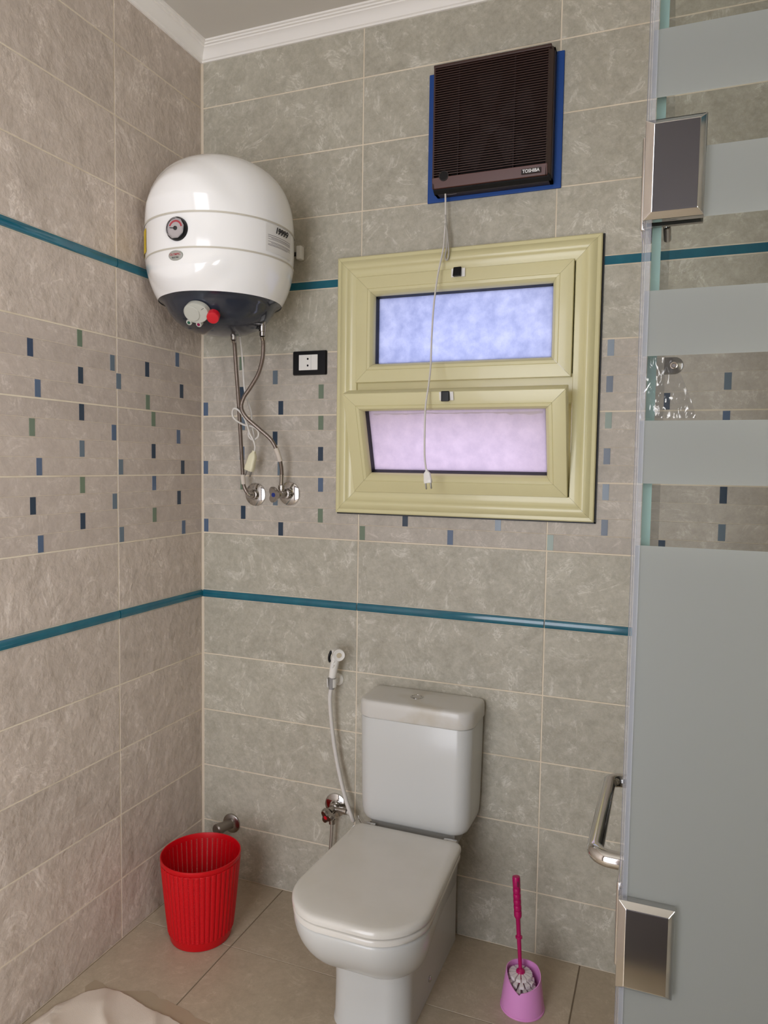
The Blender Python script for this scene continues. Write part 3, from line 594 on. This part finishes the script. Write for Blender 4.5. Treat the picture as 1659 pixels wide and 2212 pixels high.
# braided hoses
def hose(label, pts, sleeve):
    h = empty('braided_hose', pts[-1], label, 'hose', 'heater supply hoses')
    tube('braid', pts, .0062, M_BRAID, h, 12, 8)
    P = spline(pts, 8)
    def ferr(a, b, nm, r, m): tube(nm, [P[a], P[(a+b)//2], P[b]], r, m, h, 12, 2)
    ferr(0, 4, 'ferrule', .0074, M_CHROME2); ferr(len(P)-7, len(P)-1, 'ferrule', .0076, M_CHROME)
    ferr(sleeve, sleeve+7, 'paper_sleeve', .0078, mat('sleeve_paper', (206, 196, 184), .7))
hose('straight braided steel hose from the heater to the left wall flange', [(.2555, -.199, 1.832), (.252, -.188, 1.815), (.243, -.167, 1.759), (.230, -.131, 1.648), (.213, -.090, 1.518), (.203, -.064, 1.428), (.201, -.056, 1.389), (.209, -.050, 1.363), (.219, -.042, 1.353)], 41)
hose('S-curved braided steel hose from the heater to the blue-dot valve', [(.356, -.199, 1.838), (.352, -.187, 1.815), (.341, -.173, 1.776), (.317, -.158, 1.732), (.284, -.150, 1.692), (.258, -.146, 1.662), (.246, -.140, 1.631), (.256, -.128, 1.602), (.292, -.112, 1.567), (.329, -.095, 1.530), (.345, -.078, 1.482), (.347, -.062, 1.438), (.338, -.046, 1.384)], 76)
# heater cord and plug
hc = empty('heater_power_cord', (.235, -.07, 1.42), 'white heater cord looped in a knot, ending in an ivory plug', 'cord')
tube('cable', [(.257, -.168, 1.848), (.250, -.143, 1.790), (.242, -.118, 1.700), (.246, -.106, 1.661), (.248, -.086, 1.621), (.247, -.078, 1.577), (.250, -.070, 1.540), (.246, -.072, 1.566), (.236, -.080, 1.560), (.236, -.079, 1.543), (.250, -.077, 1.533), (.270, -.080, 1.543), (.273, -.086, 1.562), (.257, -.094, 1.575), (.234, -.108, 1.580), (.213, -.128, 1.597), (.208, -.133, 1.614), (.217, -.140, 1.628), (.229, -.138, 1.627), (.240, -.126, 1.611), (.246, -.110, 1.585), (.248, -.096, 1.555), (.257, -.086, 1.530), (.259, -.080, 1.511), (.254, -.075, 1.494)], .0032, M_CORD, hc, 10, 8)
plug_body(hc, (.2530, -.075, 1.498), (.2320, -.072, 1.434), .0085, .0155, .012, M_IVORY, (-.0085, .0085), .02, .0026)

# ------------------------------------------------------------------ valves
def flange(parent, c, r=.039, m=M_CHROME):
    return lathe('flange', [(r, 0), (r, .002), (r*.97, .0045), (r*.80, .0075), (r*.48, .0095), (r*.40, .0135), (.0, .0135)], c, m, parent, 'y-', 40)
def cross_handle(parent, c, d, s, m, dot, nm='handle'):
    """three-lobed tap handle facing along d"""
    d = Vector(d).normalized(); x = d.cross(Vector((0, 0, 1))).normalized(); y = x.cross(d); c = Vector(c)
    pts = []
    for k in range(48):
        a = 2*PI*k/48; r = s*(.80+.24*math.cos(3*a+PI)); pts.append((r*math.cos(a), r*math.sin(a)))
    V, Fs = loft([[c+d*h+x*a*q+y*b*q for a, b in pts] for h, q in ((0, .80), (.006, 1), (.016, 1), (.021, .86))]); o = mk(nm, V, Fs, m, parent, autosmooth=45)
    lathe('dot', [(s*.26, .0205), (s*.26, .0218)], c, dot, o, d, 18)
    return o
v1 = empty('wall_flange', (.214, 0, 1.314), 'round chrome wall flange at the end of the straight hose', 'flange')
flange(v1, (.214, 0, 1.353)); lathe('elbow', [(.016, .012), (.016, .022), (.0125, .0225), (.0125, .04), (.010, .045)], (.214, 0, 1.353), M_CHROME2, v1, 'y-', 24)
v2 = empty('angle_valve', (.341, 0, 1.322), 'chrome angle valve with blue dot on its handle, right of the plain flange', 'valve')
flange(v2, (.343, 0, 1.359)); lathe('body', [(.0135, .012), (.0135, .022), (.0165, .0225), (.0165, .032), (.012, .033), (.012, .062), (.008, .064)], (.341, 0, 1.359), M_CHROME2, v2, 'y-', 24)
lathe('outlet', [(.0095, 0), (.0095, .014), (.0115, .015), (.0115, .028)], (.339, -.047, 1.359), M_CHROME2, v2, 'z', 16)
lathe('stem', [(.010, 0), (.010, .014)], (.338, -.047, 1.359), M_CHROME, v2, Vector((-.5, -.8, 0)), 16)
cross_handle(v2, (.330, -.060, 1.358), (-.10, -.98, -.05), .027, M_CHROME2, M_BLUEDOT)
v3 = empty('toilet_valve', (.523, 0, .30), 'chrome angle valve with red dots on its handle, beside the toilet', 'valve')
flange(v3, (.523, 0, .337)); lathe('body', [(.013, .012), (.013, .022), (.016, .0225), (.016, .03), (.012, .031), (.012, .058)], (.525, 0, .337), M_CHROME2, v3, 'y-', 24)
lathe('stem', [(.010, 0), (.010, .02)], (.525, -.05, .337), M_CHROME, v3, Vector((-.25, -.8, -.2)), 16)
h3 = cross_handle(v3, (.531, -.066, .336), (-.25, -.90, -.20), .025, M_CHROME2, M_REDP)
lathe('outlet', [(.009, 0), (.009, -.020), (.011, -.021), (.011, -.036)], (.529, -.042, .330), M_CHROME2, v3, 'z', 16)
lathe('side_outlet', [(.009, 0), (.009, .03), (.011, .031), (.011, .045)], (.53, -.030, .337), M_CHROME2, v3, 'x', 16)
tube('supply_pipe', [(.529, -.042, .296), (.527, -.042, .25), (.522, -.040, .19), (.515, -.034, .13), (.512, -.020, .10), (.512, -.001, .095)], .0058, mat('steel_pipe', (196, 190, 182), .3, metal=.8), v3)
v4 = empty('stub_valve', (.119, 0, .165), 'chrome capped pipe stub on the wall behind the red bin', 'valve')
flange(v4, (.121, 0, .196), .034, M_CHROME2); lathe('body', [(.017, .010), (.017, .05), (.019, .051), (.019, .072), (.015, .076)], (.121, 0, .196), mat('satin_chrome', (150, 142, 134), .35, metal=.9), v4, Vector((-.22, -1, .06)), 26)

# ------------------------------------------------------------------ bidet sprayer
bs = empty('bidet_sprayer', (.525, -.02, .76), 'white handheld bidet sprayer with black trigger on wall bracket, left of the cistern', 'sprayer')
lathe('bracket_plate', [(.020, 0), (.020, .006), (.017, .010), (.012, .012)], (.527, 0, .760), M_WPL, bs, 'y-', 28)
V, Fs = loft([[(.527+r*math.cos(a), -.052+r*math.sin(a), z) for a in lin(math.radians(-50), math.radians(230), 20)]+[(.527+(r-.004)*math.cos(a), -.052+(r-.004)*math.sin(a), z) for a in reversed(lin(math.radians(-50), math.radians(230), 20))] for z, r in ((.748, .0155), (.776, .0170))]); mk('cradle', V, Fs, M_WPL, bs, autosmooth=40)
bbox('bracket_arm', (.520, .534, -.040, -.008, .752, .770), M_WPL, bs, .002)
tube('connector', [(.528, -.055, .742), (.529, -.055, .762), (.531, -.056, .786)], .0095, mat('grey_nut', (140, 138, 136), .4), bs, 14, 2)
tube('handle', [(.531, -.056, .782), (.536, -.058, .806), (.541, -.059, .830), (.545, -.060, .852), (.547, -.061, .868), (.5475, -.061, .874)], .0125, M_WPL, bs, 16, 4, rfun=lambda t: .0120+.0035*t if t < .9 else .0155*(1-((t-.9)/.1)**2*.6))
for z, xx in ((.822, .5395), (.836, .542)): tube('grip_rib', [(xx-.002, -.0715, z-.005), (xx+.002, -.0725, z), (xx+.004, -.0725, z+.004)], .003, M_WPL, bs, 8, 2)
hd = lathe('spray_head', [(.013, -.01), (.014, .010), (.0185, .016), (.0190, .030), (.0175, .032), (.0165, .0315)], (.551, -.062, .862), M_WPL, bs, Vector((.55, -.80, .02)), 32)
lathe('nozzle', [(.0085, .031), (.0075, .033)], (.551, -.062, .862), mat('limescale', (196, 184, 158), .6), hd, Vector((.55, -.80, .02)), 20)
tube('trigger', [(.5285, -.060, .866), (.5235, -.062, .852), (.5220, -.061, .838), (.525, -.060, .830)], .0042, M_BLKP, bs, 10, 4)
tube('hose', [(.528, -.055, .750), (.523, -.055, .709), (.527, -.050, .632), (.538, -.045, .541), (.558, -.045, .452), (.582, -.050, .382), (.600, -.055, .345), (.605, -.045, .320), (.590, -.032, .333), (.577, -.030, .337)], .0068, M_CORD, bs, 12)

# ------------------------------------------------------------------ toilet
CX = .840
to = empty('toilet', (CX, -.3, 0), 'white close-coupled ceramic toilet with its lid closed, under the window', 'toilet')
def outl(hwb, hwf, yb, yf, rb, rf, bow):
    q = rpoly([(-hwb, yb), (hwb, yb), (hwf, yf), (-hwf, yf)], [rb, rb, rf, rf], 10)
    return [(CX+x, y-(bow*max(0, math.cos(PI*x/(2*hwf))) if y < (yb+yf)/2-.03 else 0)) for x, y in q]
def sc(o, k, c): return [(c[0]+(x-c[0])*k, c[1]+(y-c[1])*k) for x, y in o]
def ring(o, z): return [(x, y, z) for x, y in o]
lidO = outl(.163, .186, -.182, -.638, .025, .115, .018); cc = (CX, -.40)
seatO = sc(lidO, .990, cc); rimO = outl(.163, .181, -.012, -.632, .03, .115, .016); rimO = [(CX+(x-CX)*(1-.36*min(1, max(0, (y+.17)/.15))**1.2 if y > -.17 else 1), y) for x, y in rimO]; pedO = outl(.104, .102, -.010, -.478, .015, .055, .008); pedO = [(x-(.009 if x < CX else 0), y) for x, y in pedO]
V, Fs = loft([ring(sc(lidO, k, cc), z) for k, z in ((.955, .3778), (.988, .3780), (1, .3800), (1, .3860), (.993, .3925), (.975, .3962), (.94, .3982), (.85, .3998), (.6, .4012), (.2, .4018))]); mk('lid', V, Fs, M_SEAT, to, autosmooth=55)
V, Fs = loft([ring(sc(seatO, k, cc), z) for k, z in ((.955, .3580), (.990, .3583), (1, .3600), (1, .3705), (.992, .3735), (.955, .3745))]); mk('seat', V, Fs, M_SEAT, to, autosmooth=55)
rings = [ring(sc(rimO, .95, cc), .3555), ring(sc(rimO, .985, cc), .3550), ring(sc(rimO, .998, cc), .351)]
for i in range(15):
    t = i/14; f1 = max(0, 1-t**1.7)**.66; f2 = max(0, 1-t**1.8)
    z = .346-.160*t; R = []
    for (x0, y0), (x1, y1) in zip(pedO, rimO):
        k = min(1, max(0, (-y1-.15)/.35)); fx = f1*k+f2*(1-k)      # the belly swells at the front, the sides stay flatter
        R.append((x0+(x1-x0)*fx, y0+(y1-y0)*f1, z))
    rings.append(R)
V, Fs = loft(rings); mk('bowl', V, [tuple(reversed(f)) for f in Fs], M_CER, to, autosmooth=50)
V, Fs = loft([ring(sc(pedO, k, (CX, -.01)), z) for k, z in ((1.012, 0), (1.008, .006), (1, .012), (.995, .10), (.998, .20), (1.0, .24))]); mk('pedestal', V, Fs, M_CER, to, autosmooth=50)
tkO = rpoly([(-.176, -.004), (.176, -.004), (.174, -.168), (-.174, -.168)], [.015, .015, .045, .045], 8)
def tk(k, z, ky=None): return [(CX+x*k, -.085+(y+.085)*(ky or k), z) for x, y in tkO]
V, Fs = loft([tk(.80, .3935), tk(.88, .3955), tk(.925, .402), tk(.950, .414), tk(.962, .43), tk(.972, .47), tk(.985, .60), tk(.992, .7075), tk(.985, .7090)]); mk('cistern', V, Fs, M_CER, to, autosmooth=60)
V, Fs = loft([tk(.965, .7090), tk(.97, .7118), tk(1.006, .7120), tk(1.012, .7145), tk(1.012, .744), tk(1.004, .7535), tk(.985, .7585), tk(.95, .7610), tk(.80, .7625), tk(.3, .7635)]); cl = mk('cistern_lid', V, Fs, M_CISTLID, to, autosmooth=60)
lathe('flush_button', [(.020, -.004), (.020, .0018), (.018, .0035), (.0145, .0035), (.0140, .0015), (.0135, .0015), (.0135, .0030), (.011, .0040)], (.826, -.085, .7625), M_CHROME, cl, 'z', 36)
bbox('cistern_gasket', (CX-.13, CX+.13, -.15, -.03, .352, .3945), mat('grey_gasket', (150, 148, 142), .6), to)
for s in (-1, 1):
    lathe('lid_hinge', [(.0105, 0), (.0115, .002), (.0115, .036), (.0105, .038)], (CX+s*.125-.019, -.176, .384), M_CHROME, to, 'x', 18)
lathe('bolt_cap', [(.0085, -.01), (.0085, .002), (.006, .0045), (.003, .0052)], (CX+.1035, -.284, .046), M_CHROME, to, 'x', 18)
tube('cistern_inlet', [(.64, -.075, .352), (.655, -.10, .357), (.68, -.13, .362), (.705, -.14, .372)], .0075, M_CHROME, to, 10, 4)

# ------------------------------------------------------------------ red bin
BX, BY = .208, -.304
bn = empty('waste_bin', (BX, BY, 0), 'red perforated plastic waste bin in the corner left of the toilet', 'bin')
H = .262; NG = 44; NR = 56
def br(z): return .0925+(.1190-.0925)*(z/H)**.85
zs = []
for i in range(NR): zs += [.030+(H-.046)*i/NR, .030+(H-.046)*(i+.45)/NR]
zs.append(H-.016)
angs = []; 
for k in range(NG):
    for q, rr_ in ((0, 0), (.22, 0), (.42, .0011), (.80, .0011)): angs.append((2*PI*(k+q)/NG, rr_))
NC = len(angs); V = []; Fs = []
for z in zs:
    for a, bump in angs:
        r = br(z)+bump; V.append((BX+r*math.cos(a), BY+r*math.sin(a), z))
for i in range(len(zs)-1):
    for k in range(NC):
        if k % 4 == 0 and i % 2 == 0: continue
        a = i*NC+k; b = i*NC+(k+1) % NC; Fs.append((a, b, b+NC, a+NC))
o = mk('basket_wall', V, Fs, M_BIN, bn, smooth=True); sd = o.modifiers.new('solid', 'SOLIDIFY'); sd.thickness = .0020; sd.offset = 0
def band(name, prof): return lathe(name, prof, (BX, BY, 0), M_BIN, bn, 'z', 80, 40, cap=(False, False))
band('rim', [(br(H-.016), H-.016), (br(H)+.0012, H-.012), (br(H)+.0022, H-.004), (br(H)+.0016, H), (br(H)-.0012, H), (br(H)-.0024, H-.004), (br(H-.016)-.0024, H-.016)])
lathe('base', [(.086, .001), (.0905, .002), (.0925, .006), (br(.031)+.001, .032), (br(.03)-.003, .032), (.089, .006), (.02, .005)], (BX, BY, 0), M_BIN, bn, 'z', 80, 40)
# rows of raised knots beside the slots
V, Fs = [], []
for k in range(NG):
    a = 2*PI*(k+.61)/NG; c, s_ = math.cos(a), math.sin(a)
    for i in range(0, len(zs)-2, 2):
        z = zs[i]+.0010+(.0019 if k % 2 else 0); r = br(z)+.0019; w = .0034; b = len(V)
        for dr_, da, dz_ in ((0, -1, -1), (0, 1, -1), (0, 1, 1), (0, -1, 1), (.0013, 0, 0)):
            rr = r+dr_; V.append((BX+rr*c-da*w*s_, BY+rr*s_+da*w*c, z+dz_*.0013))
        Fs += [(b, b+1, b+4), (b+1, b+2, b+4), (b+2, b+3, b+4), (b+3, b, b+4)]
kn_ = mk('weave_knots', V, Fs, M_BIN, bn); kn_['kind'] = 'stuff'

# ------------------------------------------------------------------ toilet brush and holder
PX, PY = 1.190, -.228
ph = empty('brush_holder', (PX, PY, 0), 'pale pink conical brush holder with a cut-open front, on the floor right of the toilet', 'brush holder')
V, Fs = [], []; n = 64
def rimz(a):                                              # a = 0 faces the camera; the front dips to a V
    a = (a+PI) % (2*PI)-PI
    if abs(a) > 2.3: return .103
    return .103-.034*(1-a/2.3)**.8 if a >= 0 else .103-.040*max(0, 1+a/1.25)**1.0
fa = math.atan2(-2.14-PY, 1.516-PX)
rings = []
for k in range(n+1):
    pass
for inner in (0, 1):
    for t in (lin(0, 1, 10) if not inner else list(reversed(lin(0.03, 1, 10)))):
        R = []
        for k in range(n):
            a = 2*PI*k/n; zt = rimz(a-fa+0.15); z = zt*t; r = .0585-.0130*(z/.103)**1.1 - (.0022 if inner else 0); 
            if t == 0: r -= .001
            R.append((PX+r*math.cos(a), PY+r*math.sin(a), z))
        rings.append(R)
V, Fs = loft(rings); mk('cup', V, Fs, M_PINK, ph, autosmooth=50)
lathe('foot_ring', [(.0590, 0), (.0598, .002), (.0590, .005), (.056, .006)], (PX, PY, 0), M_PINK, ph, 'z', 48)
tb = empty('toilet_brush', (PX, PY, .02), 'magenta toilet brush with ribbed handle and white bristles, standing in the pink holder', 'brush')
A0 = Vector((PX, PY-.002, .0)); A1 = Vector((1.1600, -.205, .345)); D = (A1-A0).normalized()
def at(h): return A0+D*(h/D.z)
prof = [(.0045, .085), (.0048, .09), (.0055, .16), (.0058, .180), (.0092, .1815), (.0092, .186), (.0058, .1875), (.0062, .232), (.0090, .236), (.0104, .240)]
h = .240
for k in range(5):
    prof += [(.0104, h+.002), (.0107, h+.010), (.0102, h+.0135), (.0088, h+.0145)]; h += .0150
prof += [(.0104, h+.002), (.0106, .341), (.0098, .3445), (.004, .3455)]
lathe('handle', [(r, q/D.z) for r, q in prof], A0, M_MAG, tb, D, 28)
sl = at(.328); sd_ = (Vector((1.516, -2.142, 1.457))-sl); sd_ -= D*sd_.dot(D); sd_.normalize(); sx_ = D.cross(sd_)
V, Fs = loft([[sl+sd_*h_+sx_*(a*.0022+.0035)+D*b*.008 for a, b in [(math.cos(2*PI*k/20), math.sin(2*PI*k/20)) for k in range(20)]] for h_ in (.0096, .0103)]); mk('hanging_hole', V, Fs, mat('deep_magenta', (92, 4, 46), .5), tb)
lathe('bristle_core', [(.004, .040), (.012, .066), (.0135, .086), (.0115, .097), (.006, .102)], A0, M_MAG, tb, D, 24)
for ringi, (hh, r1, dz) in enumerate(((.090, .031, -.004), (.078, .036, -.006), (.064, .039, -.008), (.048, .040, -.010))):
    for k in range(12):
        a = 2*PI*(k+.5*(ringi % 2))/12; d = Vector((math.cos(a), math.sin(a), 0)); c = at(hh); s = Vector((-math.sin(a), math.cos(a), 0))
        q0 = c+d*.008; q1 = c+d*r1+Vector((0, 0, dz))
        V, Fs = loft([[q0+s*(i*.0012)+Vector((0, 0, j*.003)) for i, j in ((-1, -1), (1, -1), (1, 1), (-1, 1))], [q1+s*(i*.0060)+Vector((0, 0, j*.0040)) for i, j in ((-1, -1), (1, -1), (1, 1), (-1, 1))]]); mk('bristle_tuft', V, Fs, M_BRIST, tb)

# ------------------------------------------------------------------ floor cloth
NXc, NYc = 70, 60
edge = [(.020, -.800), (.040, -.715), (.070, -.640), (.105, -.612), (.150, -.604), (.200, -.609), (.235, -.618), (.290, -.628), (.340, -.630), (.395, -.640), (.46, -.668), (.52, -.715), (.58, -.79)]
def edge_y(x):
    for (a, b), (c, d) in zip(edge[:-1], edge[1:]):
        if a <= x <= c: return b+(d-b)*(x-a)/(c-a)
    return edge[0][1] if x < edge[0][0] else edge[-1][1]
V, Fs = [], []
for j in range(NYc+1):
    for i in range(NXc+1):
        x = .020+.56*i/NXc; t = j/NYc; y0 = edge_y(x)+.003*noise.noise((x*40, 0, 5)); y = y0+(-1.22-y0)*t**1.3
        q_ = (x*1.3+y*1.0)*15+1.8*noise.noise((x*4, y*4, 1)); fold = (1-abs(math.sin(q_)))**2.2*.016+.004*noise.noise((x*12, y*12, 2))+.004
        z = .003+max(0, fold)*min(1, .12+t*5)
        V.append((x, y, z))
for j in range(NYc):
    for i in range(NXc):
        a = j*(NXc+1)+i; Fs.append((a, a+NXc+1, a+NXc+2, a+1))
o = mk('floor_cloth', V, Fs, M_CLOTH, smooth=True); sd = o.modifiers.new('solid', 'SOLIDIFY'); sd.thickness = .002; sd.offset = 1
tag(o, 'pale crumpled cloth lying on the floor by the left wall', 'cloth')

# ------------------------------------------------------------------ shower screen and door
GY = -1.430; GT = .008; AX0 = 1.487; GH = 2.02
def glass_slab(name, x0, x1, y0, y1, z0, z1, parent):
    v, f = boxvf(x0, x1, y0, y1, z0, z1); o = mk(name, v, f, [M_GLASS, M_GEDGE], parent)
    ax = 1 if (y1-y0) < (x1-x0) else 0
    for p in o.data.polygons: p.material_index = 0 if abs(p.normal[ax]) > .5 else 1
    return o
ss = empty('shower_screen', (1.8, GY, 0), 'fixed clear glass shower screen with frosted stripes and chrome hinges, at the right', 'shower screen')
glass_slab('glass_panel', AX0, RX-.004, GY, GY+GT, .004, GH, ss)
bands = [(1.785, 1.843), (1.678, 1.738), (1.559, 1.617), (1.444, 1.501), (.006, 1.387)]
for z0, z1 in bands:
    boxes('frosted_band', [(AX0-.0002, RX-.005, GY-.0007, GY-.0001, z0, z1)], M_FROST, ss)
# clear vinyl seal along the free edge
boxes('edge_seal', [(AX0-.0035, AX0-.0015, GY-.003, GY+GT+.003, .01, GH-.01), (AX0-.0015, AX0+.0040, GY-.003, GY-.0018, .01, GH-.01)], M_SEAL, ss)
def hinge(z):
    zc0, zc1 = z-.0430, z+.0430; hx0, hx1 = AX0-.0035, AX0+.0465; yb, yf = GY-.001, GY-.015; b = .0055
    V, Fs = loft([[(x, y, zz) for x, zz in ((hx0+k*1.3, zc0+k), (hx1-k, zc0+k), (hx1-k, zc1-k), (hx0+k*1.3, zc1-k))] for y, k in ((yb, 0), (yf+b, 0), (yf, b))]); o = mk('hinge', V, Fs, M_CHROME, ss); bevel_mod(o, .0006, 2, 20)
    bb = boxes('back_plate', [(hx0, hx1, GY+GT+.001, GY+GT+.006, zc0, zc1)], M_CHROME2, o)
    V, Fs = loft([[(hx0-.0005, y, z0) for y, z0 in ((yb, zc0), (GY+.010, zc0), (GY+.010, zc1), (yb, zc1))], [(hx0+.003, y, z0) for y, z0 in ((yb, zc0), (GY+.010, zc0), (GY+.010, zc1), (yb, zc1))]]); mk('hinge_spine', V, Fs, M_CHROME2, o)
for z in (1.7195, 1.0105, .27): hinge(z)
# D-shaped catch with screw on the clear gap
D_ = [(-.0065, -.0075), (.002, -.0075)]+[(.002+.0075*math.cos(a), .0075*math.sin(a)) for a in lin(-PI/2+.2, PI/2-.2, 12)]+[(.002, .0075), (-.0065, .0075)]
V, Fs = loft([[(1.5125+x*k, y, 1.5495+z*k) for x, z in D_] for y, k in ((GY-.0002, 1), (GY-.0022, 1), (GY-.003, .88))]); dc = mk('catch_plate', V, Fs, glass_material('clear_plastic_plate', (.62, .62, .63, 1), .15), ss, autosmooth=40)
lathe('screw', [(.0031, 0), (.0031, .0016), (.0024, .0020), (.0016, .0012)], (1.5140, GY-.0025, 1.5495), M_CHROME2, dc, 'y-', 20)
V, Fs = [], []
tw = [(1.4865, 1.5575), (1.512, 1.5570), (1.521, 1.540), (1.531, 1.515), (1.534, 1.503), (1.4865, 1.503)]
for y in (GY-.0012, GY-.0009):
    V += [(x, y, z) for x, z in tw]
nt_ = len(tw); Fs = [tuple(range(nt_)), tuple(reversed(range(nt_, 2*nt_)))]+[(i, (i+1) % nt_, nt_+(i+1) % nt_, nt_+i) for i in range(nt_)]
mk('clear_tape', V, Fs, M_TAPE, ss)
sdoor = empty('shower_door', (1.495, -1.15, 0), 'swung-open clear glass shower door seen edge-on, with chrome towel bar handle', 'shower door')
DX0, DX1, DY0, DY1 = 1.4910, 1.4990, -1.414, -.860
glass_slab('glass_panel', DX0, DX1, DY0, DY1, .012, GH, sdoor)
hx = 1.437; hz = .939; yn, yf_ = -1.150, -.776-.1
def arc(c, a0, a1, r, n=6): return [(c[0]+r*math.cos(a0+(a1-a0)*i/n), c[1]+r*math.sin(a0+(a1-a0)*i/n), hz) for i in range(n+1)]
rr = .022; yf_ = -.885
pts = [(DX0, yn, hz)]+arc((hx+rr, yn+rr), -PI/2, -PI, rr)+arc((hx+rr, yf_-rr), PI, PI/2, rr)+[(DX0, yf_, hz)]
tube('towel_bar', pts, .0112, M_CHROME, sdoor, 18, 0)
for yy in (yn, yf_): lathe('bar_rose', [(.014, 0), (.014, .003), (.011, .004)], (DX0-.0002, yy, hz), M_CHROME, sdoor, 'x-', 24)
for z in (1.7195, 1.0105, .27):
    o = boxes('hinge_leaf', [(DX0-.011, DX0-.0005, DY0+.004, DY0+.050, z-.043, z+.043), (DX1+.0012, DX1+.008, DY0+.004, DY0+.050, z-.043, z+.043)], M_CHROME, sdoor); bevel_mod(o, .0025, 2)
